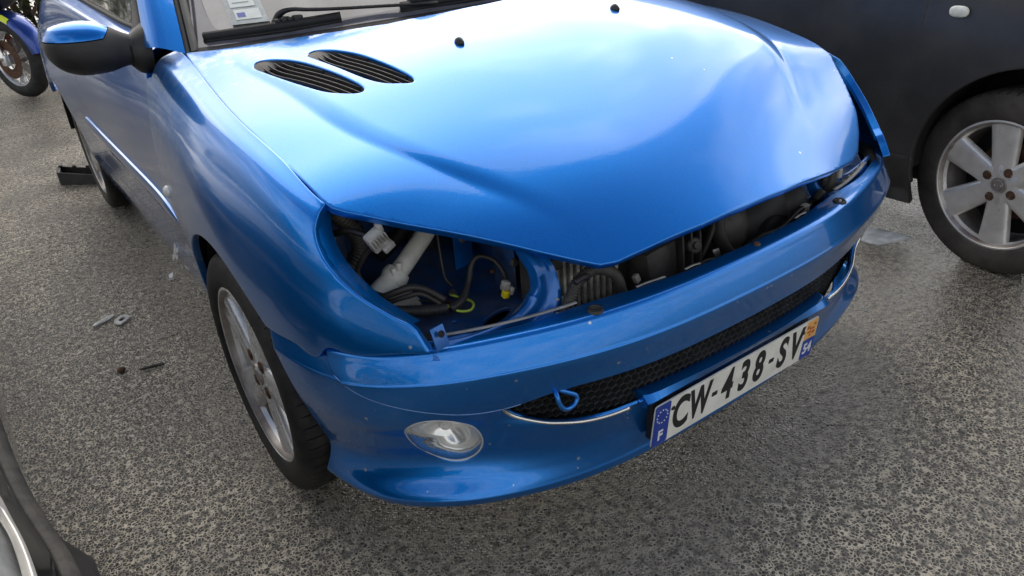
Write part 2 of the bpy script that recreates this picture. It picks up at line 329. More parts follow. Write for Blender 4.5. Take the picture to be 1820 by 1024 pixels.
def normals(V,F):
    Nn=np.zeros_like(V)
    for f in F:
        a,b,c=V[f[0]],V[f[1]],V[f[2]]
        d=V[f[3]] if len(f)>3 else None
        n=np.cross(c-a,(d if d is not None else c)-b) if d is not None else np.cross(b-a,c-a)
        for i in f: Nn[i]+=n
    return Nn/(np.linalg.norm(Nn,axis=1)[:,None]+1e-12)
def panel(name,A,F,m,parent,roll=.0025,depth=.012,label=None,flip=False,inner=None,out=None):
    """surface mesh plus a rolled, folded-back rim along every open edge"""
    A,F=weld_tiny(A,F)
    V=A[:,:3].copy()
    if flip: F=[f[::-1] for f in F]
    Nn=normals(V,F)
    ref=np.array(out,float) if out is not None else None
    dots=(Nn@ref) if ref is not None else ((V-np.array([0,1.6,.35]))*Nn).sum(1)
    if dots.sum()<0: F=[f[::-1] for f in F]; Nn=-Nn
    cnt={}
    for f in F:
        for a in range(len(f)):
            i,j=f[a],f[(a+1)%len(f)]
            cnt.setdefault((min(i,j),max(i,j)),[]).append((i,j))
    bd=[e[0] for e in cnt.values() if len(e)==1]
    O=np.zeros_like(V)
    for i,j in bd:
        t=V[j]-V[i]; o=np.cross(t,Nn[i]+Nn[j]); l_=np.linalg.norm(o)+1e-12; o=o/l_*np.linalg.norm(t)
        O[i]+=o; O[j]+=o
    idx=sorted({i for e in bd for i in e}); O[idx]/=(np.linalg.norm(O[idx],axis=1)[:,None]+1e-12)
    rings=[]; VV=[V]; n=len(V)
    prof=[(.55,.18),(.9,.6),(1.0,1.2)]
    base={i:i for i in idx}; FF=list(F)
    for (a,b) in prof+[(.9,depth/roll)]:
        new={i:n+k for k,i in enumerate(idx)}; VV.append(V[idx]+O[idx]*roll*a-Nn[idx]*roll*b); n+=len(idx)
        for i,j in bd: FF.append((base[j],base[i],new[i],new[j]))
        base=new
    V2=np.concatenate(VV)
    return mesh_obj(name,V2,FF,m,parent,label=label)
def sd_poly(P):
    """signed distance (positive inside) to a 2-D polygon, for arrays"""
    P=np.array(P,float); Q=np.roll(P,-1,axis=0)
    def f(x,y):
        x=np.asarray(x,float); y=np.asarray(y,float); d=np.full(x.shape,1e9); ins=np.zeros(x.shape,bool)
        for (ax,ay),(bx,by) in zip(P,Q):
            ex,ey=bx-ax,by-ay; l2=ex*ex+ey*ey+1e-15
            t=np.clip(((x-ax)*ex+(y-ay)*ey)/l2,0,1); d=np.minimum(d,np.hypot(x-ax-t*ex,y-ay-t*ey))
            c=(ay>y)!=(by>y)
            with np.errstate(divide='ignore',invalid='ignore'):
                xi=ax+(y-ay)/(by-ay if by!=ay else 1e-12)*ex
            ins^=c&(x<xi)
        return np.where(ins,d,-d)
    return f
def smooth_closed(P,n=80):
    P=[np.array(p,float) for p in P]; m=len(P); outp=[]
    for k in range(n):
        u=k/n*m; i=int(u); t=u-i; p0,p1,p2,p3=P[i-1],P[i%m],P[(i+1)%m],P[(i+2)%m]
        outp.append(tuple(.5*((2*p1)+(-p0+p2)*t+(2*p0-5*p1+4*p2-p3)*t*t+(-p0+3*p1-3*p2+p3)*t**3)))
    return outp
def copy_tree(o,parent=None,loc=None):
    c=o.copy(); COL.objects.link(c); c.parent=parent
    if loc is not None: c.location=loc
    for ch in list(o.children): copy_tree(ch,c)
    return c
def text_mesh(name,s,size,m,parent,mat4,xs=1.,offset=0.,align='CENTER',label=None,extr=.0004):
    cu=bpy.data.curves.new(name,'FONT'); cu.body=s; cu.size=size; cu.align_x=align; cu.align_y='CENTER'; cu.offset=offset; cu.extrude=extr
    t=bpy.data.objects.new(name,cu); COL.objects.link(t); bpy.context.view_layer.update()
    dg=bpy.context.evaluated_depsgraph_get(); me=bpy.data.meshes.new_from_object(t.evaluated_get(dg)); bpy.data.objects.remove(t)
    me.transform(mat4@Matrix.Diagonal((xs,1,1,1))); me.materials.clear(); me.materials.append(m); me.name=name
    o=bpy.data.objects.new(name,me); link(o,parent)
    if label: o['label']=label
    return o
# ---- GEOM START
def cs(xs,ys):
    """natural cubic spline, linear beyond its ends"""
    xs=np.array(xs,float);ys=np.array(ys,float);n=len(xs);h=np.diff(xs)
    A=np.eye(n);b=np.zeros(n)
    for i in range(1,n-1):
        A[i,i-1]=h[i-1];A[i,i]=2*(h[i-1]+h[i]);A[i,i+1]=h[i]
        b[i]=6*((ys[i+1]-ys[i])/h[i]-(ys[i]-ys[i-1])/h[i-1])
    m=np.linalg.solve(A,b)
    s0=(ys[1]-ys[0])/h[0]-h[0]*m[1]/6; s1=(ys[-1]-ys[-2])/h[-1]+h[-1]*m[-2]/6
    def f(x):
        x=np.asarray(x,float);i=np.clip(np.searchsorted(xs,x)-1,0,n-2)
        t0=xs[i];hh=h[i];a=(xs[i+1]-x)/hh;c=(x-t0)/hh
        v=a*ys[i]+c*ys[i+1]+((a**3-a)*m[i]+(c**3-c)*m[i+1])*hh*hh/6
        v=np.where(x<xs[0],ys[0]+s0*(x-xs[0]),v)
        return np.where(x>xs[-1],ys[-1]+s1*(x-xs[-1]),v)
    return f
def lin(xs,ys): return lambda x: np.interp(x,xs,ys)
def sm(t):
    t=np.clip(t,0,1); return t*t*(3-2*t)
# bonnet: a height field over the plan
Zc=cs([.05,.2,.4,.66,.89,1.05,1.3],[.685,.772,.866,.955,.995,1.01,1.02])
Xk=cs([.02,.157,.204,.325,.486,.783,.999,1.2],[.30,.364,.392,.485,.570,.604,.624,.64])
Xe=cs([.07,.2,.36,.644,.938,1.205],[.685,.695,.708,.720,.702,.682])
Ze=cs([.03,.07,.13,.2,.28,.36,.5,.644,.8,.938,1.205],[.455,.512,.604,.685,.748,.800,.843,.872,.892,.909,.957])
Sk=cs([.05,.15,.25,.5,.8,1.0,1.1],[.0,.001,.004,.008,.008,.003,0])
def _bz(x,y):
    a=np.abs(x);zc=Zc(y);xk=Xk(y);xe=Xe(y);ze=Ze(y);s=np.clip(Sk(y),0,1);w=.045
    base=zc-(zc-ze)*(a/xe)**2.2
    step=np.where(a<xk,np.clip((a-(xk-w))/w,0,1)**2,np.exp(-np.clip(a-xk,0,1)/.10))
    zi=base-s*step
    dz=.020*sm((np.clip(x,-.15,1)+.15)/.70)*sm((y-.06)/.50)*(1-.5*sm((x-.45)/.27))   # this bonnet sits a little high on its left hinge
    return zi+dz
def bonnet_z(x,y):
    # creases are crisp at the back and melt away towards the nose
    x=np.asarray(x,float); y=np.asarray(y,float); sg=.003+.010*(1-sm((y-.10)/.30)); z=0.; t=0.
    for d in np.linspace(-2,2,13): wt=math.exp(-d*d/1.6); z=z+wt*_bz(x+d*sg,y); t+=wt
    z=z/t
    return z
# side of the body: sections along y, v runs from the bonnet edge to the sill
YS=[.10,.16,.25,.36,.50,.65,.80,1.0,1.2,1.6,2.2,2.8,3.2,3.5,3.75]
xm=cs(YS,[.625,.672,.742,.788,.814,.827,.830,.824,.812,.806,.806,.810,.824,.812,.74])
def tab(a): return cs(YS,a)
SIDE=[
 (tab([.52,.57,.652,.706,.715,.720,.714,.698,.684,.700,.700,.695,.690,.66,.58]), tab([.670,.705,.757,.800,.843,.873,.893,.920,.952,.968,.985,1.0,1.005,1.0,.98])),
 (tab([.545,.595,.682,.735,.752,.757,.755,.742,.735,.745,.745,.74,.735,.71,.63]), tab([.662,.693,.742,.785,.828,.857,.875,.900,.925,.945,.957,.968,.972,.965,.945])),
 (tab([.575,.622,.706,.760,.780,.786,.788,.779,.769,.767,.767,.769,.775,.755,.69]), tab([.648,.675,.712,.750,.785,.811,.826,.845,.868,.872,.88,.89,.893,.885,.87])),
 (tab([.602,.648,.727,.778,.801,.812,.815,.807,.796,.791,.791,.795,.806,.795,.725]), tab([.620,.638,.660,.688,.712,.730,.742,.752,.765,.768,.77,.775,.78,.775,.765])),
 (xm, tab([.575]*2+[.585,.595]+[.60]*11)),
 (lambda y: xm(y)-.010, tab([.50]*2+[.49,.48]+[.455]*11)),
 (lambda y: xm(y)-.026, tab([.42]*2+[.40,.38]+[.335]*11)),
 (lambda y: xm(y)-.062, tab([.34]*2+[.31,.28]+[.205]*11)),
]
def side_pt(y,v):
    """v in 0..7"""
    y=np.asarray(y,float);v=np.asarray(v,float)
    X=np.stack([f(y) for f,_ in SIDE]);Z=np.stack([g(y) for _,g in SIDE])
    n=len(SIDE);k=np.arange(n)
    i=np.clip(v.astype(int),0,n-2);t=v-i
    def g(A):
        idx=np.arange(A.shape[1])
        p=lambda j:A[np.clip(j,0,n-1),idx]
        p0,p1,p2,p3=p(i-1),p(i),p(i+1),p(i+2)
        p0=np.where(i==0,2*p1-p2,p0);p3=np.where(i==n-2,2*p2-p1,p3)
        return .5*((2*p1)+(-p0+p2)*t+(2*p0-5*p1+4*p2-p3)*t*t+(-p0+3*p1-3*p2+p3)*t**3)
    return g(X),y,g(Z)
# bumper: plan curve with a profile of inward offset against height
PX=[0,.12,.25,.37,.48,.57,.64,.70,.75,.785,.806,.819,.826]
PY=[0,.003,.013,.036,.072,.112,.152,.200,.258,.335,.42,.52,.64]
_seg=np.concatenate([[0],np.cumsum(np.hypot(np.diff(PX),np.diff(PY)))])
PLx=cs(_seg,PX);PLy=cs(_seg,PY);SMAX=float(_seg[-1])
def plan(s):
    a=np.abs(s);e=1e-3
    x,y=PLx(a),PLy(a);dx=(PLx(a+e)-PLx(a-e));dy=(PLy(a+e)-PLy(a-e))
    dx=np.where(a<e,2*e,dx);dy=np.where(a<e,0,dy)
    n=np.hypot(dx,dy);nx,ny=-dy/n,dx/n          # inward normal
    sg=np.where(s<0,-1.0,1.0)
    return x*sg+.068*sm((np.asarray(s,float)-.30)/.45),y,nx*sg,ny      # the bumper hangs out on its left end
# profile rows: (z at s stations, inward d at s stations); stations s = 0,.25,.5,.65,.8,1.0
ST=[0,.25,.45,.60,.75,.90,1.05]
ROWS=[ # inner ledge edge -> lip underside
 ([.590,.588,.582,.574,.564,.554,.544],[.062,.066,.080,.084,.078,.062,.052]),
 ([.5895,.5875,.581,.573,.563,.553,.543],[.044,.046,.052,.052,.048,.040,.036]),
 ([.5865,.5845,.5785,.571,.561,.551,.541],[.024,.024,.027,.028,.027,.022,.018]),
 ([.570,.568,.563,.556,.547,.537,.528],[.0150,.0150,.0165,.0175,.017,.015,.012]),
 ([.532,.530,.527,.523,.515,.506,.500],[.002,.002,.0025,.003,.003,.003,.002]),
 ([.517,.515,.513,.509,.502,.494,.488],[.000,.000,.000,.000,.000,.000,.000]),
 ([.458,.458,.458,.454,.448,.440,.435],[.015,.015,.017,.014,.008,.004,.002]),
 ([.400,.400,.400,.400,.400,.400,.400],[.022,.022,.028,.036,.022,.012,.006]),
 ([.368,.368,.370,.374,.367,.365,.365],[.018,.016,.018,.046,.042,.024,.012]),
 ([.352,.352,.350,.340,.330,.330,.330],[.030,.028,.026,.055,.056,.036,.018]),
 ([.290,.290,.290,.290,.288,.285,.280],[.050,.048,.046,.064,.068,.050,.030]),
 ([.250,.250,.252,.254,.254,.252,.248],[.058,.054,.048,.054,.058,.044,.030]),
 ([.218,.218,.220,.222,.222,.220,.216],[.062,.058,.042,.034,.033,.028,.024]),
 ([.205,.205,.207,.209,.209,.207,.204],[.062,.057,.041,.032,.031,.027,.024]),
 ([.186,.186,.188,.190,.190,.190,.190],[.068,.064,.052,.046,.044,.040,.036]),
 ([.178,.178,.180,.181,.181,.181,.181],[.110,.110,.105,.100,.095,.085,.075]),
]
RZ=[cs(ST,r[0]) for r in ROWS];RD=[cs(ST,r[1]) for r in ROWS]
def bumper_pt(s,v,off=0.0):
    s=np.asarray(s,float);v=np.asarray(v,float);a=np.abs(s)
    Zt=np.stack([f(a) for f in RZ]);Dt=np.stack([f(a) for f in RD]);n=len(ROWS)
    i=np.clip(v.astype(int),0,n-2);t=v-i;idx=np.arange(len(a))
    def g(A):
        p=lambda j:A[np.clip(j,0,n-1),idx]
        p0,p1,p2,p3=p(i-1),p(i),p(i+1),p(i+2)
        p0=np.where(i==0,2*p1-p2,p0);p3=np.where(i==n-2,2*p2-p1,p3)
        return .5*((2*p1)+(-p0+p2)*t+(2*p0-5*p1+4*p2-p3)*t*t+(-p0+3*p1-3*p2+p3)*t**3)
    z=g(Zt);d=g(Dt)-off
    x,y,nx,ny=plan(s)
    return x+nx*d,y+ny*d,z
# ---- GEOM END
# ------------------------------------------------------------------ ground
def asphalt():
    m=bpy.data.materials.new('wet_asphalt'); m.use_nodes=True; n,l,p=nodes_of(m)
    tcn=n.new('ShaderNodeTexCoord'); co=tcn.outputs['Object']
    wn=n.new('ShaderNodeTexNoise'); wn.inputs['Scale'].default_value=75; wn.inputs['Detail'].default_value=3; l.new(co,wn.inputs['Vector'])
    wv=n.new('ShaderNodeVectorMath'); wv.operation='MULTIPLY_ADD'; wv.inputs[1].default_value=(.012,.012,0); l.new(wn.outputs['Color'],wv.inputs[0]); l.new(co,wv.inputs[2])
    v=n.new('ShaderNodeTexVoronoi'); v.inputs['Scale'].default_value=118; v.inputs['Randomness'].default_value=1; l.new(wv.outputs[0],v.inputs['Vector'])
    ve=n.new('ShaderNodeTexVoronoi'); ve.feature='DISTANCE_TO_EDGE'; ve.inputs['Scale'].default_value=118; l.new(wv.outputs[0],ve.inputs['Vector'])
    big=n.new('ShaderNodeTexNoise'); big.inputs['Scale'].default_value=2.2; big.inputs['Detail'].default_value=6; big.inputs['Roughness'].default_value=.6; l.new(co,big.inputs['Vector'])
    fine=n.new('ShaderNodeTexNoise'); fine.inputs['Scale'].default_value=330; fine.inputs['Detail'].default_value=4; l.new(co,fine.inputs['Vector'])
    # stones: dark, each its own tone
    sc=n.new('ShaderNodeSeparateColor'); l.new(v.outputs['Color'],sc.inputs[0])
    st=n.new('ShaderNodeValToRGB'); l.new(sc.outputs[0],st.inputs[0])
    e=st.color_ramp.elements; e[0].color=(.012,.0115,.010,1); e[1].color=(.075,.068,.056,1)
    e.new(.55).color=(.026,.0245,.021,1); e.new(.85).color=(.042,.039,.032,1)
    # pale joints: sandy fines, with sky glints of the wet film painted in
    gap=n.new('ShaderNodeMapRange'); gap.inputs[1].default_value=.05; gap.inputs[2].default_value=.17; gap.inputs[3].default_value=1; gap.inputs[4].default_value=0; l.new(ve.outputs['Distance'],gap.inputs[0])
    gn=n.new('ShaderNodeTexNoise'); gn.inputs['Scale'].default_value=48; gn.inputs['Detail'].default_value=3; l.new(co,gn.inputs['Vector'])
    gm=n.new('ShaderNodeMapRange'); gm.inputs[1].default_value=.36; gm.inputs[2].default_value=.56; gm.inputs[3].default_value=.15; gm.inputs[4].default_value=1; l.new(gn.outputs['Fac'],gm.inputs[0])
    gg=n.new('ShaderNodeMath'); gg.operation='MULTIPLY'; l.new(gap.outputs[0],gg.inputs[0]); l.new(gm.outputs[0],gg.inputs[1])
    bm_=n.new('ShaderNodeMapRange'); bm_.inputs[1].default_value=.3; bm_.inputs[2].default_value=.7; bm_.inputs[3].default_value=.30; bm_.inputs[4].default_value=1.0; l.new(big.outputs['Fac'],bm_.inputs[0])
    g2=n.new('ShaderNodeMath'); g2.operation='MULTIPLY'; l.new(gg.outputs[0],g2.inputs[0]); l.new(bm_.outputs[0],g2.inputs[1])
    mx=n.new('ShaderNodeMix'); mx.data_type='RGBA'; l.new(g2.outputs[0],mx.inputs[0]); l.new(st.outputs[0],mx.inputs[6]); mx.inputs[7].default_value=(.66,.57,.42,1)
    pa=n.new('ShaderNodeTexNoise'); pa.inputs['Scale'].default_value=.9; pa.inputs['Detail'].default_value=7; pa.inputs['Roughness'].default_value=.65; l.new(co,pa.inputs['Vector'])
    pr=n.new('ShaderNodeMapRange'); pr.inputs[1].default_value=.32; pr.inputs[2].default_value=.68; pr.inputs[3].default_value=.72; pr.inputs[4].default_value=1.30; l.new(pa.outputs['Fac'],pr.inputs[0])
    pm=n.new('ShaderNodeVectorMath'); pm.operation='SCALE'; l.new(mx.outputs[2],pm.inputs[0]); l.new(pr.outputs[0],pm.inputs['Scale'])
    l.new(pm.outputs[0],p.inputs['Base Color'])
    # wet: sheen varies
    rr=n.new('ShaderNodeMapRange'); rr.inputs[1].default_value=.3; rr.inputs[2].default_value=.7; rr.inputs[3].default_value=.10; rr.inputs[4].default_value=.30; l.new(big.outputs['Fac'],rr.inputs[0]); l.new(rr.outputs[0],p.inputs['Roughness'])
    p.inputs['Specular IOR Level'].default_value=.8
    # relief: rounded stones standing proud of the joints
    hr=n.new('ShaderNodeMapRange'); hr.interpolation_type='SMOOTHERSTEP'; hr.inputs[1].default_value=0; hr.inputs[2].default_value=.42; l.new(ve.outputs['Distance'],hr.inputs[0])
    hs=n.new('ShaderNodeMath'); hs.operation='MULTIPLY'; l.new(hr.outputs[0],hs.inputs[0])
    hv=n.new('ShaderNodeMapRange'); hv.inputs[3].default_value=.35; hv.inputs[4].default_value=1.0; l.new(sc.outputs[1],hv.inputs[0]); l.new(hv.outputs[0],hs.inputs[1])
    ha=n.new('ShaderNodeMath'); ha.operation='MULTIPLY_ADD'; ha.inputs[1].default_value=.25; l.new(fine.outputs['Fac'],ha.inputs[0]); l.new(hs.outputs[0],ha.inputs[2])
    b=n.new('ShaderNodeBump'); b.inputs['Strength'].default_value=1.0; b.inputs['Distance'].default_value=.008; l.new(ha.outputs[0],b.inputs['Height']); l.new(b.outputs[0],p.inputs['Normal'])
    return m
g=mesh_obj('ground',[(-150,-150,0),(150,-150,0),(150,150,0),(-150,150,0)],[(0,1,2,3)],asphalt(),smooth=False); g['kind']='structure'
# ------------------------------------------------------------------ the blue car
CAR=empty('blue_car','damaged blue hatchback without headlamps, bonnet shut over an open front','car',(0,0,0))
def mx_(A): B=A.copy(); B[:,0]*=-1; return B       # mirror to the other side
# --- bonnet
side_y=np.linspace(.372,1.165,24)
out_r=[(0,.047),(.12,.050),(.25,.062),(.315,.070),(.345,.080),(.43,.142),(.52,.211),(.61,.279),(.685,.338),(.700,.354)]+[(float(Xe(y))-.0025,y) for y in side_y]+[(.680,1.185),(.66,1.166),(.58,1.098),(.49,1.032),(.38,.955),(.28,.902),(.15,.880),(0,.874)]
out_l=list(out_r)
k0=out_r.index((.345,.080)); out_r=out_r[:k0]+[(.36,.079),(.42,.091),(.471,.111),(.53,.150),(.584,.195),(.640,.268)]+out_r[out_r.index((.685,.338)):]     # this corner is pushed forward
outline=out_r+[(-x,y) for x,y in out_l[1:-1]][::-1]
V1=smooth_closed([(-.599,.957),(-.585,.966),(-.566,.955),(-.543,.922),(-.516,.860),(-.495,.775),(-.481,.708),(-.474,.662),(-.482,.644),(-.503,.648),(-.543,.690),(-.566,.752),(-.588,.850),(-.602,.930)],90)
V2=smooth_closed([(-.495,.886),(-.482,.894),(-.463,.885),(-.438,.848),(-.413,.788),(-.396,.720),(-.384,.664),(-.377,.620),(-.386,.602),(-.405,.608),(-.442,.637),(-.465,.688),(-.484,.780),(-.498,.862)],90)
_sh=lambda P,y0,dy,dx:[(x-dx*min(1,max(0,(y0-y)/.25)),y-dy*min(1,max(0,(y0-y)/.25))) for x,y in P]
V1=_sh(V1,.9,.026,.009); V2=_sh(V2,.85,.017,.008)
fo=sd_poly(outline); fv1=sd_poly(V1); fv2=sd_poly(V2)
A,F=grid(lambda u,v:(u,v,bonnet_z(u,v)),np.linspace(-.725,.725,260),np.linspace(.035,1.2,220))
A,F=clip(A,F,lambda a:fo(a[:,0],a[:,1])); A,F=clip(A,F,lambda a:-fv1(a[:,0],a[:,1])); A,F=clip(A,F,lambda a:-fv2(a[:,0],a[:,1]))
panel('bonnet',A,F,M_BONNET,CAR,roll=.003,depth=.016)
# inner skin under the bonnet keeps daylight out of the engine bay
A,F=grid(lambda u,v:(u,v,bonnet_z(u,v)-.045),np.linspace(-.70,.70,40),np.linspace(.10,1.15,36))
fi=sd_poly([(x*.93,.62+(y-.62)*.93) for x,y in outline]); A,F=clip(A,F,lambda a:fi(a[:,0],a[:,1]))
mesh_obj('bonnet_inner_frame',A[:,:3],[f[::-1] for f in F],M_INNER,CAR)
# --- bonnet vents: tray, slats, rear lip
def vent(poly,name):
    P=np.array(poly); c=P.mean(0)
    ring=lambda s,dz:[(x,y,float(bonnet_z(x,y))+dz) for x,y in (c+(P-c)*s)]
    n=len(P); V=ring(.985,-.001)+ring(.96,-.006)+ring(.93,-.028)+[(c[0],c[1],float(bonnet_z(*c))-.03)]
    F=[]
    for k in range(2):
        for i in range(n): F.append((k*n+i,k*n+(i+1)%n,(k+1)*n+(i+1)%n,(k+1)*n+i))
    for i in range(n): F.append((2*n+i,2*n+(i+1)%n,3*n))
    vt=mesh_obj('bonnet_vent',V,F,M_PLAS,CAR)
    f=sd_poly(poly)
    ymax=P[:,1].max(); ymin=P[:,1].min(); ax=np.array([P[P[:,1].argmin()][0]-P[P[:,1].argmax()][0],ymin-ymax]); ax/=np.linalg.norm(ax); nx=np.array([-ax[1],ax[0]])
    if nx[0]<0: nx=-nx
    # rear lip: smooth cap over the back end
    back=np.array([P[P[:,1].argmax()][0],ymax]);
    us=np.linspace(-.075,.075,31); vs=np.linspace(-.005,.075,17)
    def fn(u,v):
        x=back[0]+.01+ax[0]*v+nx[0]*u; y=back[1]+ax[1]*v+nx[1]*u
        return x,y,bonnet_z(x,y)-.002-.020*np.clip(v/.07,0,1)**2.2
    A,F=grid(fn,us,vs)
    A,F=clip(A,F,lambda a:f(a[:,0],a[:,1])-.002)
    A,F=clip(A,F,lambda a:.052-a[:,4]-9.*(a[:,3])**2+.25*a[:,3])
    mesh_obj('rear_lip',A[:,:3],F,M_MIRROR,vt)
    # slats: thin curved blades running front to back
    wd=.032
    for k,o in enumerate(np.linspace(-.026,.028,5)):
        pts=[]
        for t in np.linspace(.005,.40,60):
            bend=.030*max(0,1-t/.13)**2
            q=back+ax*t+nx*(o+bend+.004); 
            if f(np.array([q[0]]),np.array([q[1]]))[0]>.003: pts.append(q)
        if len(pts)<4: continue
        V=[];F=[]; m=len(pts)
        for q in pts:
            z=float(bonnet_z(q[0],q[1]))
            for dx,dz in ((-.0011,-.005),(.0011,-.005),(.0025,-.026),(.0002,-.026)): V.append((q[0]+nx[0]*dx,q[1]+nx[1]*dx,z+dz))
        for i in range(m-1):
            for j in range(4): F.append((i*4+j,i*4+(j+1)%4,(i+1)*4+(j+1)%4,(i+1)*4+j))
        F.append((3,2,1,0)); F.append(tuple((m-1)*4+j for j in range(4)))
        mesh_obj('vent_slat',V,F,M_MIRROR,vt,smooth=False)
vent(V1,'a'); vent(V2,'b')
# --- washer nozzles
for sx in (-1,1):
    x,y=(-.219,.681) if sx<0 else (.238,.672)
    z=float(bonnet_z(x,y)); bm=bmesh.new(); bmesh.ops.create_uvsphere(bm,u_segments=20,v_segments=12,radius=1)
    for v in bm.verts:
        t=v.co.copy(); k=1-.35*max(0,-t.y); v.co=Vector((x+t.x*.0105*k,y+t.y*.016-.002,z+max(t.z,-.2)*.0125*(1-.45*max(0,-t.y))))
    bm_obj('washer_nozzle',bm,M_PLAS,CAR,smooth=True)
# --- wings (front fenders)
ARC=(.772,.292,.347)
def arch(a): return np.hypot(a[:,1]-ARC[0],a[:,2]-ARC[1])-ARC[2]
HL=[(.45,.95),(.372,.815),(.366,.800),(.356,.788),(.347,.770),(.333,.750),(.316,.729),(.285,.700),(.255,.676),(.239,.664),(.201,.639),(.181,.629),(.170,.618),(.146,.582),(.140,.560),(.02,.53),(.02,.95)]
fhl=sd_poly(HL)
zfe=cs([.10,.15,.20,.27,.325,.345,.40,.46,.56],[.597,.587,.579,.568,.560,.5385,.5385,.538,.535])
YD=cs([.15,.35,.5,.65,.80,.88,.93,.96],[1.13,1.13,1.17,1.22,1.275,1.315,1.34,1.36])   # door shut line: y against z
def wing(sx):
    A,F=grid(side_pt,np.linspace(.105,1.40,230),np.linspace(0,7,150))
    A,F=clip(A,F,lambda a:a[:,4]-.02)
    A,F=clip(A,F,arch)
    A,F=clip(A,F,lambda a:-fhl(a[:,1],a[:,2]))
    A,F=clip(A,F,lambda a:np.maximum(a[:,2]-zfe(a[:,1]),a[:,1]-.70))
    A,F=clip(A,F,lambda a:YD(a[:,2])-.0025-a[:,1])
    # rear top: notch under the pillar
    A,F=clip(A,F,lambda a:1.262-.35*np.clip(.735-a[:,0],0,1)-a[:,1]+np.clip((.90-a[:,2])*4,0,5))
    A[:,0]+=.0025
    if sx>0: A[:,0]+=.024*(1-sm((A[:,1]-.14)/.45))
    if sx<0: A=mx_(A)
    o=panel('front_wing',A,F,M_WING,CAR,roll=.003,depth=.018,flip=(sx>0))
    return o
wing(-1); wing(1)
# flange of the lamp opening: blue return turning into the bay
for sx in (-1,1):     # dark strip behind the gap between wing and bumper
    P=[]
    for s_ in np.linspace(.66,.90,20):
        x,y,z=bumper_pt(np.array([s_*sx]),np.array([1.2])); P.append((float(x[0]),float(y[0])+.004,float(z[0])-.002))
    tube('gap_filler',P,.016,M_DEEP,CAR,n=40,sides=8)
def flange(sx):
    pts=[(.366,.798),(.356,.786),(.347,.770),(.333,.750),(.316,.729),(.285,.700),(.255,.676),(.239,.664),(.201,.639),(.181,.629)]
    C=catmull([(y,z,0) for y,z in pts],40)
    ygr,vgr=np.meshgrid(np.linspace(.1,.5,400),np.linspace(0,7,300)); X,Y,Z=side_pt(ygr.ravel(),vgr.ravel())
    V=[];F=[]
    for k,(y,z,_) in enumerate(C):
        i=np.argmin((Y-y)**2+(Z-z)**2); x=X[i]+(.024*(1-float(sm((y-.14)/.45))) if sx>0 else 0)
        inn=(-.030-.012*math.sin(k/39*math.pi),.020,-.006) if sx<0 else (-.012,.012,-.004)
        V+= [(sx*(x+.0015),y,z),(sx*(x-.004),y+.003,z-.001),(sx*(x+inn[0]*.55),y+inn[1]*.5,z+inn[2]),(sx*(x+inn[0]),y+inn[1],z-.012)]
    for k in range(len(C)-1):
        for j in range(3): F.append((k*4+j,k*4+j+1,(k+1)*4+j+1,(k+1)*4+j))
    mesh_obj('wing_flange',V,[f if sx<0 else f[::-1] for f in F],M_PAINT,CAR)
flange(-1); flange(1)
# --- bumper: upper band and lower cover
zt=cs([0,.20,.40,.47,.53,.57,.63,.70,.78,.835,.875,.892,.905],[.452,.451,.448,.444,.432,.4255,.428,.446,.470,.492,.512,.526,.560])
GR=[(-.538,.426),(-.533,.432),(-.515,.4385),(-.49,.4415),(-.45,.445),(-.3,.4495),(0,.452)]
GR=GR+[(-x,z) for x,z in GR[:-1]][::-1]
GB=[(.538,.423),(.533,.410),(.520,.398),(.503,.387),(.478,.378),(.454,.372),(.41,.366),(.36,.3625),(.310,.361),(.290,.362),(.272,.374)]
GRILLE=GR+GB+[(-x,z) for x,z in GB][::-1]
fgr=sd_poly(GRILLE)
US=np.linspace(-1.10,1.10,460)
A,F=grid(lambda u,v:bumper_pt(u,v,.005),US,np.linspace(0,8,170))
A,F=clip(A,F,lambda a:a[:,2]-zt(np.abs(a[:,3]))-.0018)
# ledge cut-outs for lamps: the ledge narrows outboard
ledge=cs([0,.25,.36,.43,.50,.62,.70,.80,.9],[.25,.2,.25,.6,.95,1.1,1.2,1.4,1.5])
A,F=clip(A,F,lambda a:a[:,4]-ledge(np.abs(a[:,3]))-.05*np.sin(a[:,3]*37)*(np.abs(a[:,3])<.3))
panel('bumper_band',A,F,M_BUMP,CAR,roll=.004,depth=.014)
A,F=grid(bumper_pt,US,np.linspace(3,14.9,250))
sfen=cs([.86,.88,.90,1.0],[.51,.527,.535,.537])
A,F=clip(A,F,lambda a:np.where(np.abs(a[:,3])<.895,zt(np.abs(a[:,3]))-.0006,.5345)-a[:,2])
A,F=clip(A,F,lambda a:-fgr(a[:,0],a[:,2]))
FOG=(.688,.350,.080,.068)     # s, z, half sizes
def ffog(a): return np.hypot((np.abs(a[:,3])-FOG[0])/FOG[2],(a[:,2]-FOG[1]-(.22*(np.abs(a[:,3])-FOG[0])))/FOG[3])-1
A,F=clip(A,F,ffog)
A,F=clip(A,F,lambda a:np.hypot(a[:,1]-ARC[0],a[:,2]-ARC[1])-ARC[2]+.01)
panel('bumper_cover',A,F,M_BUMP,CAR,roll=.003,depth=.007)
# pale tube along the band seam: its edge highlight put into the colour
M_SEAM=mat('seam_highlight_blue',(.16,.33,.66),rough=.35,coat=.5,var=.25,var_scale=60)
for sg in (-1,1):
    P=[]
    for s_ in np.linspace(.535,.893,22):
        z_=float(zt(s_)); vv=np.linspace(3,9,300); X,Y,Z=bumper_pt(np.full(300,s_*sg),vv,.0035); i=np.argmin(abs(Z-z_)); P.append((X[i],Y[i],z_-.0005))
    tube('seam_highlight',P,.0013,M_SEAM,CAR,n=70,sides=6)
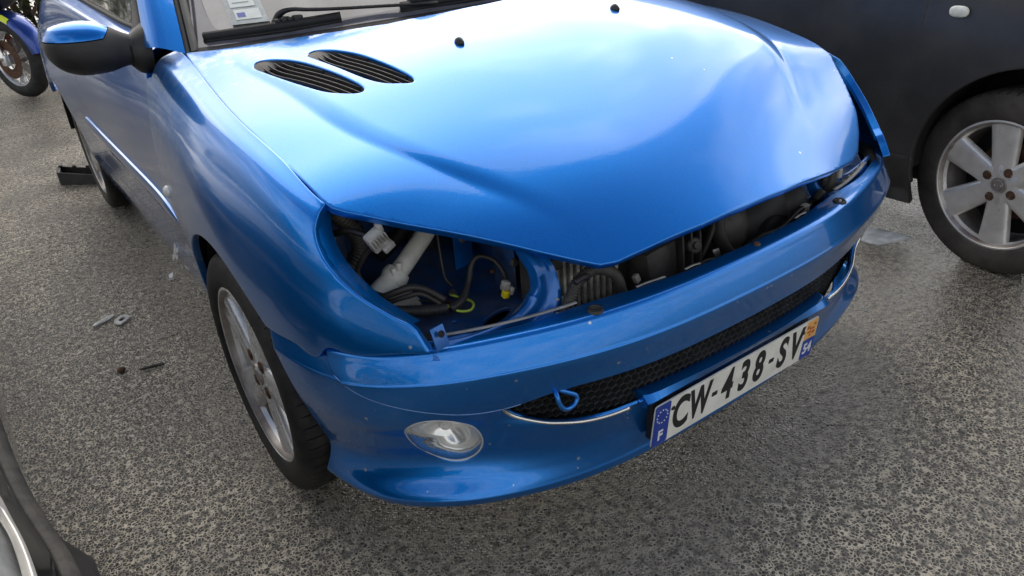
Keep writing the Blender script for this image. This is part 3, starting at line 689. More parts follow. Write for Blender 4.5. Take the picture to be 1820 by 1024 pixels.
# dark backing behind the grille, crossbeam
def bsurf(s,z,d):
    """point on the bumper plan at height z, d metres behind the plan curve"""
    x,y,nx,ny=plan(np.array(float(s))); return (float(x+nx*d),float(y+ny*d),float(z))
V=[];F=[]; ss=np.linspace(-.62,.62,60)
for s in ss:
    for z,d in ((.50,.075),(.47,.13),(.33,.13),(.30,.07)): V.append(bsurf(s,z,d))
for i in range(len(ss)-1):
    for j in range(3): F.append((i*4+j,i*4+j+1,(i+1)*4+j+1,(i+1)*4+j))
mesh_obj('grille_backing',V,F,M_DEEP,CAR)
# honeycomb mesh
V=[];F=[]; p=.0175; hh=p*.866; r0=p/math.sqrt(3)
def hexpt(s,z,r,k,d):
    t=math.pi/2+k*math.pi/3; zz_=z+r*math.sin(t); return bsurf(s+r*math.cos(t),zz_,d+.10*max(0,.41-zz_))
dm=lambda s:.022*float(sm((abs(s)-.30)/.22))
row=0; z=.338
while z<.47:
    s=-.60+(p/2 if row%2 else 0)
    while s<.60:
        b=len(V)
        for k in range(6): V.append(hexpt(s,z,r0*1.0,k,.034+dm(s)))
        for k in range(6): V.append(hexpt(s,z,r0*.88,k,.0325+dm(s)))
        for k in range(6): V.append(hexpt(s,z,r0*.84,k,.048+dm(s)))
        for k in range(6):
            j=(k+1)%6; F.append((b+k,b+j,b+6+j,b+6+k)); F.append((b+6+k,b+6+j,b+12+j,b+12+k))
        s+=p
    z+=hh; row+=1
mesh_obj('grille_mesh',V,F,mat('mesh_plastic',(.045,.046,.048),rough=.35,var=.3,var_scale=30),CAR,smooth=False)
# bright trim along the lower grille edge
def on_face(xw,z,out=.0):
    s0=np.linspace(-.7,.7,281); vs_=np.linspace(6,10,160); S_,Vv=np.meshgrid(s0,vs_); X,Y,Z=bumper_pt(S_.ravel(),Vv.ravel(),out)
    i=np.argmin((X-xw)**2+(Z-z)**2); return (xw,float(Y[i]),z)
for sg in (-1,1):
    pts=[(.541,.430),(.538,.416),(.524,.399),(.505,.387),(.478,.3775),(.454,.3715),(.41,.3655),(.36,.362),(.312,.3605)]
    P=[on_face(sg*x,z,.001) for x,z in pts]
    tube('grille_trim',P,.0036,M_CHROME,CAR,n=60,sides=8,flat=1.1)
# fog lamps
def foglamp(sg):
    s0,zc_=FOG[0]*sg,FOG[1]
    pos=lambda a,b,d:(lambda s,z:bsurf(s,z,d+.055+.0*z))(s0+sg*a,zc_+b+.22*a)
    def face(r,k,n,d):
        t=2*math.pi*k/n; a,b=FOG[2]*r*math.cos(t),FOG[3]*r*math.sin(t)
        s=s0+sg*a; z=zc_+b+.22*a
        vv=np.linspace(6,12,200); X,Y,Z=bumper_pt(np.full(200,s),vv); i=np.argmin(abs(Z-z)); x,y,nx,ny=plan(np.array(s))
        return (X[i]+nx*d,Y[i]+ny*d,z)
    n=48; V=[];F=[]
    rs=[(1.0,.010),(.985,.001),(.955,-.001),(.93,.006)]
    for r,d in rs: V+=[face(r,k,n,d) for k in range(n)]
    for i in range(len(rs)-1):
        for k in range(n): F.append((i*n+k,i*n+(k+1)%n,(i+1)*n+(k+1)%n,(i+1)*n+k))
    lamp=mesh_obj('fog_lamp',V,F,M_REFLG,CAR)
    V=[];F=[]; rs=[(.955,.002),(.90,-.003),(.7,-.011),(.4,-.016),(.12,-.018)]
    for r,d in rs: V+=[face(r,k,n,d) for k in range(n)]
    for i in range(len(rs)-1):
        for k in range(n): F.append((i*n+k,i*n+(k+1)%n,(i+1)*n+(k+1)%n,(i+1)*n+k))
    F.append(tuple(4*n+k for k in range(n)))
    mesh_obj('lens',V,F,M_LENS,lamp)
    # bowl with facets
    V=[];F=[]; rs=[(.95,.008),(.88,.012),(.74,.012),(.70,.016),(.55,.030),(.40,.038),(.24,.044),(.20,.044),(.10,.046)]
    for r,d in rs:
        for k in range(n):
            t=2*math.pi*k/n; w_=.003*math.sin(6*t) if .3<r<.7 else 0
            V.append(face(r,k,n,d+w_))
    for i in range(len(rs)-1):
        for k in range(n): F.append((i*n+k,i*n+(k+1)%n,(i+1)*n+(k+1)%n,(i+1)*n+k))
    F.append(tuple(8*n+k for k in range(n)))
    mesh_obj('reflector',V,F,M_REFL,lamp)
    c=np.array(face(.0001,0,4,.030)); x,y,nx,ny=plan(np.array(s0))
    lathe('bulb_shield',[(.0005,-.012),(.007,-.011),(.011,-.006),(.0125,.0),(.0125,.016)],tuple(c),(nx,ny,0),M_REFL,lamp,seg=24)
for sg in (-1,1): foglamp(sg)
# tow eye hook
hp0=[(-.452,.11,.452),(-.458,.085,.446),(-.463,.072,.437),(-.461,.068,.420),(-.452,.066,.404),(-.438,.066,.397),(-.420,.067,.399),(-.409,.068,.409),(-.412,.070,.421),(-.428,.074,.432),(-.446,.080,.443),(-.455,.09,.45)]
hp=[(-.450+(x+.450)*.78,y,.452+(z-.452)*.80) for x,y,z in hp0]
tube('towing_eye',hp,.0048,M_PAINT,CAR,n=90,sides=12)
# --- number plate holder bar and plate
ZB=.234; YT,YB=.0235,.0362; PH=.11
tilt=math.atan2(YT-YB,PH)
V=[];F=[]; xs=np.linspace(-.285,.285,50)
for x in xs:
    e=min(1,(.285-abs(x))/.012); yb=float(np.interp(abs(x),PX,PY))
    for y,z in ((yb+.055,.372),(yb+.030,.383),(yb+.014-.004*e,.3795),(.019-.003*e,.366),(.0270,.352),(.0360,.352)): V.append((x,y,z))
for i in range(len(xs)-1):
    for j in range(5): F.append((i*6+j,i*6+j+1,(i+1)*6+j+1,(i+1)*6+j))
for b in (0,(len(xs)-1)*6): F.append(tuple(b+j for j in range(6)))
h_=mesh_obj('plate_bar',V,F,M_PAINT,CAR); h_.data.set_sharp_from_angle(angle=R(35))
box('plate_backing',(0,.052,.292),(.50,.02,.10),M_PLAS,CAR,bevel=.004)
# plate frame: local x right, y up, z out of the plate (towards -Y)
up=Vector((0,YT-YB,math.sqrt(PH**2-(YT-YB)**2))).normalized(); xr=Vector((1,0,0)); nn=xr.cross(up)
PC=Vector((0,(YT+YB)/2,ZB+PH/2*up.z))
PM=Matrix(((xr.x,up.x,nn.x,PC.x),(xr.y,up.y,nn.y,PC.y),(xr.z,up.z,nn.z,PC.z),(0,0,0,1)))
def prect(name,cx,cy,wx,wy,z0,th,m,parent,rad=.004,seg=5):
    V=[];F=[]; ring=[]
    for (sx,sy) in ((1,1),(-1,1),(-1,-1),(1,-1)):
        a0={(1,1):0,(-1,1):90,(-1,-1):180,(1,-1):270}[(sx,sy)]
        for k in range(seg+1):
            a=R(a0+90*k/seg); ring.append((cx+sx*(wx/2-rad)+rad*math.cos(a),cy+sy*(wy/2-rad)+rad*math.sin(a)))
    n=len(ring)
    for z in (z0,z0+th): V+=[PM@Vector((x,y,z)) for x,y in ring]
    F=[tuple(range(n,2*n))]+[(i,(i+1)%n,n+(i+1)%n,n+i) for i in range(n)]+[tuple(range(n))[::-1]]
    return mesh_obj(name,V,F,m,parent,smooth=False)
PLT=prect('number_plate',0,0,.52,.11,-.002,.003,M_PLATE,CAR,rad=.008)
PLT['label']='white plate with black characters, blue bands at both ends'
prect('plate_band',-.238,0,.043,.108,.001,.0005,M_PBLUE,PLT,rad=.006)
prect('plate_band',.238,-.026,.043,.056,.001,.0005,M_PBLUE,PLT,rad=.004)
prect('plate_emblem',.238,.027,.041,.052,.001,.0005,M_PORG,PLT,rad=.003)
for a,b,c_,d_ in ((.226,.036,.010,.008),(.24,.030,.016,.006),(.248,.040,.008,.006),(.231,.022,.012,.006),(.246,.018,.010,.008),(.236,.012,.006,.006)):
    prect('emblem_mark',a,b,c_,d_,.0015,.0004,M_PRED,PLT,rad=.001,seg=2)
def tm(cx,cy,rot=0): return PM@Matrix.Translation((cx,cy,.0016))
CH=[('C',-.183),('W',-.127),('-',-.0815),('4',-.041),('3',.012),('8',.061),('-',.103),('S',.142),('V',.190)]
for ch,cx in CH:
    if ch=='-': prect('plate_dash',cx,.0,.016,.011,.0012,.0008,M_PBLK,PLT,rad=.001,seg=2); continue
    text_mesh('plate_character',ch,.112,M_PBLK,PLT,tm(cx,0),xs=.60 if ch!='W' else .52,offset=.0036)
text_mesh('plate_letter','F',.036,M_PWH,PLT,tm(-.238,-.030),xs=.85,offset=.0012)
text_mesh('plate_digits','54',.040,M_PWH,PLT,tm(.238,-.027),xs=.78,offset=.0012)
for k in range(12):
    t=2*math.pi*k/12; text=prect('plate_star',-.238+.0145*math.cos(t),.022+.0165*math.sin(t),.0036,.0036,.0014,.0004,M_PWH,PLT,rad=.0016,seg=2)
for sx in (-1,1):
    lathe('plate_screw',[(.0001,.0022),(.004,.0020),(.0055,.0006)],tuple(PM@Vector((sx*.209,.028,.001))),tuple(nn),M_PBLK,PLT,seg=16)
# ------------------------------------------------------------------ wheels
def tyre(name,r_rim,r,wd,parent,m,sipes=64,groove=True):
    """axis along local x, outer side at -x; built round the origin of the wheel"""
    h=wd/2
    half=[(r_rim-.004,h*.80),(r_rim+.004,h*.93),(r_rim+.016,h*.985),(r_rim+(r-r_rim)*.42,h*1.02),(r_rim+(r-r_rim)*.70,h*.985),(r-.012,h*.90),(r-.0055,h*.81),(r-.0022,h*.70),(r-.0008,h*.50),(r-.0005,h*.40),(r-.007,h*.39),(r-.007,h*.30),(r-.0002,h*.29),(r,h*.08),(r-.007,h*.07)]
    prof=half+[(a,-b) for a,b in half[::-1]]
    ang=[];deep=[]
    for k in range(sipes):
        b=2*math.pi*k/sipes; st=2*math.pi/sipes
        for t,d in ((0,0),(.42,0),(.84,0),(.86,1),(.98,1)): ang.append(b+t*st); deep.append(d)
    V=[];F=[]; n=len(ang)
    for i,(a,b) in enumerate(prof):
        sh=1 if (h*.45<abs(b)<h*.86 and a>r-.011) else (.8 if abs(b)<h*.30 and a>r-.003 else 0)
        for t,d in zip(ang,deep):
            q=a-(.0045*sh*d if groove else 0); tt=t+(.035*(abs(b)/h-.6) if a>r-.02 else 0)
            V.append((b*-1,q*math.cos(tt),q*math.sin(tt)))
    for i in range(len(prof)-1):
        for j in range(n): F.append((i*n+j,i*n+(j+1)%n,(i+1)*n+(j+1)%n,(i+1)*n+j))
    o=mesh_obj(name,V,F,m,parent,inv=False); o.data.set_sharp_from_angle(angle=R(35)); return o
def rim(parent,r,wd,nsp,w0,w1,dish,m,mb,nuts=4,nut_r=.05,sculpt=True,holes=None):
    h=wd/2
    prof=[(r+.002,h*.84),(r+.003,h*.90),(r-.003,h*.93),(r-.008,h*.88),(r-.012,h*.70),(r-.018,h*.25),(r-.02,-h*.85),(r+.002,-h*.9)]
    o=lathe('rim',prof,(0,0,0),(-1,0,0),mb,None,seg=72); o.parent=parent
    o2=lathe('rim_lip',[(r-.016,h*.66),(r-.009,h*.80),(r-.006,h*.90),(r-.001,h*.945),(r+.004,h*.935),(r+.006,h*.86)],(0,0,0),(-1,0,0),m,None,seg=72); o2.parent=parent
    # spokes
    for k in range(nsp):
        t0=2*math.pi*(k/nsp)+math.pi/2
        V=[];F=[]; rs=np.linspace(.030,r-.006,12); cs_=[]
        for a in rs:
            u=(a-.030)/(r-.036); wd_=w0+(w1-w0)*u**1.3
            if u<.18: wd_*=1.0
            hh=h*(dish+(max(.80,dish+.02)-dish)*u**1.6)
            sec=[(-1.0,-.020),(-.97,-.006),(-.80,0),(-.35,.002 if sculpt else 0),(0,-.0015 if sculpt else .0),(.35,.002 if sculpt else 0),(.80,0),(.97,-.006),(1.0,-.020)]
            for s_,d in sec:
                y_=a; x_=s_*wd_/2
                V.append((-(hh+d),y_*math.cos(t0)-x_*math.sin(t0),y_*math.sin(t0)+x_*math.cos(t0)))
        m_=9
        for i in range(len(rs)-1):
            for j in range(m_-1): F.append((i*m_+j,i*m_+j+1,(i+1)*m_+j+1,(i+1)*m_+j))
        sp=mesh_obj('spoke',V,F,m,parent,inv=False); sp.data.set_sharp_from_angle(angle=R(50))
    hb=lathe('hub',[(.001,h*dish+.001),(nut_r+.012,h*dish+.001),(nut_r+.022,h*dish-.006),(nut_r+.024,h*dish-.03)],(0,0,0),(-1,0,0),m,None,seg=40); hb.parent=parent
    cp=lathe('centre_cap',[(.001,h*dish+.007),(.016,h*dish+.0068),(.0175,h*dish+.0045),(.021,h*dish+.0045),(.0245,h*dish+.006),(.027,h*dish+.001)],(0,0,0),(-1,0,0),mb,None,seg=32); cp.parent=parent
    for k in range(nuts):
        t=2*math.pi*k/nuts+.55
        nu=lathe('wheel_nut',[(.001,.004),(.0075,.004),(.0085,.001),(.0125,.0005),(.0145,.002),(.0155,-.001)],(-(h*dish+.0015),nut_r*math.cos(t),nut_r*math.sin(t)),(-1,0,0),M_RUST,None,seg=12); nu.parent=parent
def wheel_empty(parent,loc,rz):
    e=bpy.data.objects.new('wheel',None); e.empty_display_size=.1; e.location=loc; e.rotation_euler=(0,0,rz); return link(e,parent)
W1=wheel_empty(CAR,(-.722,.757,.2965),.0)
tyre('tyre',.212,.2965,.200,W1,M_TYRE); rim(W1,.212,.200,5,.074,.112,.80,M_ALLOY,M_ALLOYD)
dsk=lathe('brake_disc',[(.06,.02),(.13,.02),(.13,-.002),(.06,-.002)],(0,0,0),(-1,0,0),M_STEEL,None,seg=48); dsk.parent=W1
for loc,rz in (((.722,.757,.2965),math.pi),((-.672,3.225,.2965),0),((.672,3.225,.2965),math.pi)):
    c=copy_tree(W1,CAR,loc); c.rotation_euler=(0.35,0,rz)
W1.rotation_euler=(.25,0,0)
# ------------------------------------------------------------------ body side
RA=(3.225,.292,.345)
def door_end(z): return 2.50+.05*np.clip((z-.5),-1,1)
def sidepanels(sx):
    A0,F0=grid(side_pt,np.linspace(1.05,2.62,200),np.linspace(0,5.35,90))
    A,F=clip(A0,F0,lambda a:a[:,1]-YD(a[:,2])-.0025); A,F=clip(A,F,lambda a:door_end(a[:,2])-.003-a[:,1]); A,F=clip(A,F,lambda a:a[:,4]-.10)
    if sx<0: A=mx_(A)
    panel('door',A,F,M_SIDE,CAR,flip=(sx>0),depth=.014)
    A,F=grid(side_pt,np.linspace(2.4,3.74,160),np.linspace(0,7,120))
    A,F=clip(A,F,lambda a:np.maximum(a[:,1]-door_end(a[:,2])-.001,np.where(a[:,4]>5.352,a[:,1]-2.4,-1))); A,F=clip(A,F,lambda a:np.hypot(a[:,1]-RA[0],a[:,2]-RA[1])-RA[2]); A,F=clip(A,F,lambda a:np.maximum(3.35-a[:,1],a[:,2]-.54))
    if sx<0: A=mx_(A)
    panel('rear_quarter',A,F,M_SIDE,CAR,flip=(sx>0),depth=.018)
    A,F=grid(side_pt,np.linspace(1.06,2.62,160),np.linspace(5.36,7,50))
    A,F=clip(A,F,lambda a:np.hypot(a[:,1]-ARC[0],a[:,2]-ARC[1])-ARC[2]-.0); A,F=clip(A,F,lambda a:2.598-a[:,1]); A,F=clip(A,F,lambda a:np.maximum(a[:,1]-YD(a[:,2])-.001,0*a[:,1]-1))
    A[:,0]+=.004*np.clip((a_:=A[:,4])-5.4,0,1)
    if sx<0: A=mx_(A)
    panel('sill',A,F,M_SIDE,CAR,flip=(sx>0),depth=.012)
    # rubbing strip
    V=[];F=[]; ys=np.linspace(1.115,2.47,60)
    for i,y in enumerate(ys):
        k=min(1,(i+.3)/6)**.6
        zc=.572; hw=.024*k
        for dz,o in ((hw,.000),(hw*.92,.006*k),(hw*.35,.012*k),(-hw*.55,.011*k),(-hw*.95,.005*k),(-hw,.0)):
            vv=np.linspace(3.2,5.4,60); X,_,Z=side_pt(np.full(60,y),vv); x=float(np.interp(zc+dz,Z[::-1],X[::-1])); V.append((sx*(x+o+.001),y,zc+dz))
    for i in range(len(ys)-1):
        for j in range(5): F.append((i*6+j,i*6+j+1,(i+1)*6+j+1,(i+1)*6+j))
    F.append((0,1,2,3,4,5))
    st=mesh_obj('rubbing_strip',V,[f if sx<0 else f[::-1] for f in F],M_SIDE,CAR); st.data.set_sharp_from_angle(angle=R(40))
    # wheel housings
    for (yc,zc,rr) in (ARC,RA):
        V=[];F=[]; ts=np.linspace(R(6),R(174),40)
        for t in ts:
            for x in (.545,.70,.785): V.append((sx*x,yc+(rr+.004)*math.cos(t),zc+(rr+.004)*math.sin(t)))
        for i in range(39):
            for j in range(2): F.append((i*3+j,i*3+j+1,(i+1)*3+j+1,(i+1)*3+j))
        b=len(V); V+=[(sx*.545,yc+(rr+.004)*math.cos(t),zc+(rr+.004)*math.sin(t)) for t in ts]; F.append(tuple(range(b,b+40)))
        mesh_obj('wheel_housing',V,F,M_DEEP,CAR)
for sx in (-1,1): sidepanels(sx)
# side repeater, lock, sill badge on the near side
def on_side(y,z,o=0.):
    vv=np.linspace(0,7,700); X,_,Z=side_pt(np.full(700,float(y)),vv); i=np.argmin(abs(Z-z)); return Vector((-(float(X[i])+o),y,z))
rp_=on_side(1.168,.640); bm=bmesh.new(); bmesh.ops.create_uvsphere(bm,u_segments=24,v_segments=14,radius=1)
for v in bm.verts: v.co=rp_+Vector((-max(v.co.x,-.1)*.014,v.co.y*.026,v.co.z*.017+v.co.y*-.003))
rep=bm_obj('side_repeater',bm,M_AMBER,CAR,smooth=True)
bm=bmesh.new(); bmesh.ops.create_uvsphere(bm,u_segments=20,v_segments=10,radius=1)
for v in bm.verts: v.co=rp_+Vector((.001-max(v.co.x,-.1)*.006,v.co.y*.0285,v.co.z*.0195+v.co.y*-.003))
bm_obj('repeater_rim',bm,M_PLAS,CAR,smooth=True)
hd=on_side(2.36,.80,.004)
box('door_handle',tuple(hd),(.03,.15,.028),M_SIDE,CAR,bevel=.009)
lathe('door_lock',[(.0005,.006),(.009,.005),(.011,.0)],tuple(on_side(2.24,.79,.0)),(-1,0,0),M_STEEL,CAR,seg=20)
b0=on_side(1.455,.372,.008)
text_mesh('sill_badge','Jc',.060,M_ALLOY,CAR,Matrix(((0,.30,-.95,b0.x),(-1,0,0,b0.y),(0,.95,.30,b0.z),(0,0,0,1))),xs=1.1,offset=.004,extr=.001)
# ------------------------------------------------------------------ glasshouse
def lerp(a,b,t): return tuple(a[i]+(b[i]-a[i])*t for i in range(3))
def ws_pt(u,v):
    """windscreen: u -1..1 across, v 0..1 up"""
    u=np.asarray(u,float); v=np.asarray(v,float)
    xb=.655*u; yb=.950+.255*np.abs(u)**2.2; zb=.985-.03*np.abs(u)**2
    xt=.500*u; yt=1.72+.22*np.abs(u)**2.0; zt_=1.395-.045*np.abs(u)**2
    return xb+(xt-xb)*v, yb+(yt-yb)*v, zb+(zt_-zb)*v+.035*v*(1-v)
A,F=grid(ws_pt,np.linspace(-1,1,60),np.linspace(0,1,40)); mesh_obj('windscreen',A[:,:3],F,M_SCREEN,CAR)
A,F=grid(lambda u,v:(lambda p:(p[0],p[1]-.0015,p[2]+.002))(ws_pt(u,v)),np.linspace(-1,1,90),np.linspace(0,1,80))
fb=lambda a:-sd_poly(smooth_closed([(-.93,.13),(-.89,.055),(-.82,.04),(-.4,.035),(.4,.035),(.82,.04),(.89,.055),(.93,.13),(.93,.5),(.92,.86),(.8,.93),(0,.95),(-.8,.93),(-.92,.86),(-.93,.5)],120))(a[:,3],a[:,4])
A,F=clip(A,F,fb); mesh_obj('windscreen_border',A[:,:3],F,M_FRIT,CAR)
# windscreen papers
def ws_rect(name,u0,u1,v0,v1,m,off,parent=CAR,skew=0.):
    A,F=grid(lambda u,v:ws_pt(u,v+skew*(u-u0)),np.linspace(u0,u1,6),np.linspace(v0,v1,6)); P=A[:,:3].copy(); P[:,1]-=off*.5; P[:,2]+=off*.86
    return mesh_obj(name,P,F,m,parent,smooth=False)
pouch=ws_rect('windscreen_paper',-.865,-.745,.075,.265,mat('cloudy_pouch',(.42,.45,.44),rough=.25,var=.25,var_scale=40),.0045,skew=-.05)
ws_rect('insurance_slip',-.850,-.768,.150,.245,M_PAPER,.006,pouch,-.05); ws_rect('insurance_slip',-.845,-.762,.092,.138,M_PAPER,.006,pouch,-.05); ws_rect('slip_stamp',-.838,-.812,.102,.122,M_PBLUE,.0068,pouch,-.05)
for k in range(3): ws_rect('slip_line',-.840,-.785,.168+.022*k,.172+.022*k,M_INK,.0068,pouch,-.05)
ws_rect('windscreen_paper',-.86,-.78,.30,.42,M_PAPER,.0045)
# pillars with rubber seams
def strip(name,a0,a1,b0,b1,m,parent=CAR,bulge=.0,nb=Vector((0,0,0)),n=16,w_=7):
    V=[];F=[]
    for i in range(n):
        t=i/(n-1); p=Vector(a0).lerp(Vector(a1),t); q=Vector(b0).lerp(Vector(b1),t)
        arc=Vector((0,-.02,.05))*math.sin(math.pi*t)
        for j in range(w_):
            s=j/(w_-1); V.append(p.lerp(q,s)+arc+nb*bulge*math.sin(math.pi*s))
    for i in range(n-1):
        for j in range(w_-1): F.append((i*w_+j,i*w_+j+1,(i+1)*w_+j+1,(i+1)*w_+j))
    return mesh_obj(name,V,F,m,parent)
for sx in (-1,1):
    S=lambda x,y,z:(sx*x,y,z)
    strip('windscreen_pillar',S(.752,1.275,.966),S(.575,1.95,1.345),S(.683,1.185,.952),S(.512,1.93,1.365),M_PAINT,bulge=.022,nb=Vector((sx*.6,-.5,.5)))
    strip('pillar_seal',S(.684,1.187,.948),S(.513,1.932,1.362),S(.668,1.190,.950),S(.497,1.932,1.362),M_PLAS,bulge=.004,nb=Vector((0,-.5,.5)))
    strip('pillar_moulding',S(.668,1.186,.954),S(.497,1.928,1.366),S(.648,1.192,.952),S(.485,1.93,1.362),mat('grey_rubber_moulding',(.10,.095,.085),rough=.45,var=.2,var_scale=30),bulge=.006,nb=Vector((0,-.5,.6)))
    # upper side with window openings
    def up_pt(u,v):
        yb=1.20+u*2.45; xb=-side_pt(np.atleast_1d(yb).ravel(),np.full(np.size(yb),.12))[0]; zb=side_pt(np.atleast_1d(yb).ravel(),np.full(np.size(yb),.12))[2]
        yt=1.93+u*1.42; xt=-(.555-.03*(2*u-1)**2); zt_=1.40-.06*(2*u-.75)**2
        return xb+(xt-xb)*v-.02*v*(1-v)*4*.3, yb+(yt-yb)*v, zb+(zt_-zb)*v
    A,F=grid(up_pt,np.linspace(0,1,90),np.linspace(0,1,40))
    win=sd_poly([(.05,.03),(.30,.03),(.535,.03),(.535,.90),(.30,.92),(.055,.90),(.015,.5)]); win2=sd_poly(smooth_closed([(.58,.10),(.70,.09),(.80,.14),(.82,.4),(.78,.80),(.70,.88),(.58,.86)],40))
    A1,F1=clip(A,F,lambda a:-win(a[:,3],a[:,4])); A1,F1=clip(A1,F1,lambda a:-win2(a[:,3],a[:,4])); A1,F1=clip(A1,F1,lambda a:a[:,3]-.035)
    if sx>0: A1=mx_(A1)
    panel('body_upper_side',A1,F1,M_SIDE,CAR,flip=(sx>0),depth=.012)
    for w2,nm in ((win,'door_window'),(win2,'quarter_window')):
        A1,F1=clip(A,F,lambda a:w2(a[:,3],a[:,4])+.008); A1=A1.copy(); A1[:,0]+=.006
        if sx>0: A1=mx_(A1)
        mesh_obj(nm,A1[:,:3],F1 if sx<0 else [f[::-1] for f in F1],M_GLASSD,CAR)
    # window seals (pale in the light)
    Pq=[up_pt(np.array([u]),np.array([v])) for u,v in ((.535,.03),(.538,.3),(.537,.6),(.535,.90))]
    tube('window_seal',[(float(p[0][0])*(-sx),float(p[1][0]),float(p[2][0])) for p in Pq],.009,M_CHROME,CAR,n=20,sides=8)
    Pq=[up_pt(np.array([u]),np.array([.03])) for u in (.045,.2,.35,.535)]
    tube('window_seal',[(float(p[0][0])*(-sx),float(p[1][0]),float(p[2][0])) for p in Pq],.007,M_RUBBER,CAR,n=30,sides=8)
# roof and tailgate close the body
A,F=grid(lambda u,v:(u*(.53-.05*np.abs(2*v-1)**3),1.70+v*1.72+.21*np.abs(u)**2*(1-v),1.395+.045*np.sin(np.pi*np.clip(v*.9+.05,0,1))-.035*np.abs(u)**2.5-.06*v**3),np.linspace(-1,1,40),np.linspace(0,1,40)); mesh_obj('roof',A[:,:3],F,M_PAINT,CAR)
A,F=grid(lambda u,v:(u*(.50+.24*np.clip(v*1.6,0,1)),3.42+.36*np.sin(v*1.5)-.10*np.abs(u)**3,1.37-1.05*v-.03*np.abs(u)**2*(1-v)),np.linspace(-1,1,30),np.linspace(0,1,30)); mesh_obj('tailgate',A[:,:3],[f[::-1] for f in F],M_PAINT,CAR)
# cowl, wipers
V=[];F=[]; us=np.linspace(-1,1,40)
for u in us:
    p=[float(a) for a in ws_pt(np.array(u),np.array(0.0))]
    V+=[(p[0],p[1]+.02,p[2]+.010),(p[0]*1.01,p[1]-.012,p[2]-.004),(p[0]*1.02,p[1]-.05,p[2]-.030),(p[0]*1.02,p[1]-.13,p[2]-.040)]
for i in range(39):
    for j in range(3): F.append((i*4+j,i*4+j+1,(i+1)*4+j+1,(i+1)*4+j))
mesh_obj('cowl_panel',V,F,M_PLAS,CAR)
def wsp(u,v,off): 
    p=[float(a) for a in ws_pt(np.array(u),np.array(v))]; return (p[0],p[1]-off*.6,p[2]+off*.8)
def wiper(us0,us1,piv,tip):
    wp=tube('wiper_blade',[wsp(us0,.030,.012),wsp((us0+us1)/2,.024,.016),wsp(us1,.030,.012)],.0075,M_RUBBER,CAR,n=30,sides=6,flat=1.6)
    tube('wiper_rubber',[wsp(us0,.024,.004),wsp((us0+us1)/2,.018,.006),wsp(us1,.024,.004)],.006,M_RUBBER,wp,n=30,sides=6)
    tube('wiper_arm',[wsp(piv,.050,.010),wsp(piv+.02,.060,.030),wsp(piv+.06,.062,.036),wsp(piv+.16,.050,.030),wsp(tip,.012,.020)],[.013,.012,.008,.0065,.006],M_PLAS,wp,n=40,sides=8,flat=.7)
    for k in range(4):
        p=wsp(piv+.01+.02*k,.040,.022); box('wiper_clip',p,(.024,.02,.012+.004*(k%2)),M_PLAS,wp,bevel=.004)
wiper(-.965,-.52,-.735,-.16); wiper(-.30,.35,-.25,.34)
# --- door mirror
def mirror(sx):
    xs=[-.9585,-.957,-.952,-.942,-.925,-.895,-.86,-.83,-.805,-.785,-.765]
    hz=[.002,.012,.025,.040,.053,.0615,.0625,.0575,.048,.040,.036]; hy=[.002,.016,.032,.050,.066,.078,.078,.066,.050,.040,.034]
    zc=[.985,.985,.984,.983,.981,.978,.977,.974,.970,.965,.960]; yc=[1.385,1.385,1.384,1.382,1.378,1.370,1.362,1.352,1.345,1.340,1.335]
    fx=lambda arr:cs(np.arange(len(xs)),arr)
    def fn(u,v):
        t=u; X=fx(xs)(t); HZ=np.maximum(fx(hz)(t),.001); HY=np.maximum(fx(hy)(t),.001)
        c,s=np.cos(v),np.sin(v); e=.85
        return X,fx(yc)(t)+HY*np.sign(c)*np.abs(c)**e,fx(zc)(t)+HZ*np.sign(s)*np.abs(s)**e
    A,F=grid(fn,np.linspace(0,10,70),np.linspace(-math.pi,math.pi,72))
    cut=lambda a:a[:,2]-(1.000+.10*np.clip(a[:,0]+.86,-.1,.2)**2*3+.9*np.clip(a[:,0]+.835,0,1))
    A1,F1=clip(A,F,lambda a:-cut(a)-.0008); A2,F2=clip(A,F,lambda a:cut(a)-.0008)
    if sx>0: A1,A2=mx_(A1),mx_(A2)
    sh=mesh_obj('mirror_shell',A1[:,:3],F1 if sx>0 else [f[::-1] for f in F1],M_MIRROR,CAR)
    A2[:,2]+=.001; mesh_obj('mirror_cap',A2[:,:3],F2 if sx>0 else [f[::-1] for f in F2],M_PAINT,sh)
    # foot: joins the door at the pillar
    P=[(-.775*-sx*-1 if False else sx*.778,1.335,.958),(sx*.765,1.335,.955),(sx*.748,1.34,.952),(sx*.735,1.345,.95)]
    V=[];F=[]; k=24
    sec=[(.782,.034,.034,.958,1.335),(.772,.046,.046,.956,1.338),(.762,.054,.055,.955,1.342),(.750,.060,.066,.956,1.35),(.735,.066,.078,.958,1.36)]
    for (x,hz_,hy_,z_,y_) in sec:
        for j in range(k):
            t=2*math.pi*j/k; V.append((sx*(x-.10*max(0,math.sin(t))*hz_*2.2+.03*max(0,-math.sin(t))*hz_),y_+hy_*math.cos(t),z_+hz_*math.sin(t)))
    for i in range(len(sec)-1):
        for j in range(k): F.append((i*k+j,i*k+(j+1)%k,(i+1)*k+(j+1)%k,(i+1)*k+j))
    mesh_obj('mirror_foot',V,F if sx<0 else [f[::-1] for f in F],M_MIRROR,sh)
    tube('mirror_seam',[(sx*.7795,1.335+.036*math.cos(t),.958+.036*math.sin(t)) for t in np.linspace(0,2*math.pi,13)],.0028,M_DEEP,sh,n=40,sides=6)
    tube('mirror_sail',[(sx*.742,1.345,.985),(sx*.722,1.40,1.03),(sx*.690,1.50,1.11),(sx*.655,1.63,1.19)],[.022,.016,.012,.010],M_MIRROR,sh,n=24,sides=10)
for sx in (-1,1): mirror(sx)
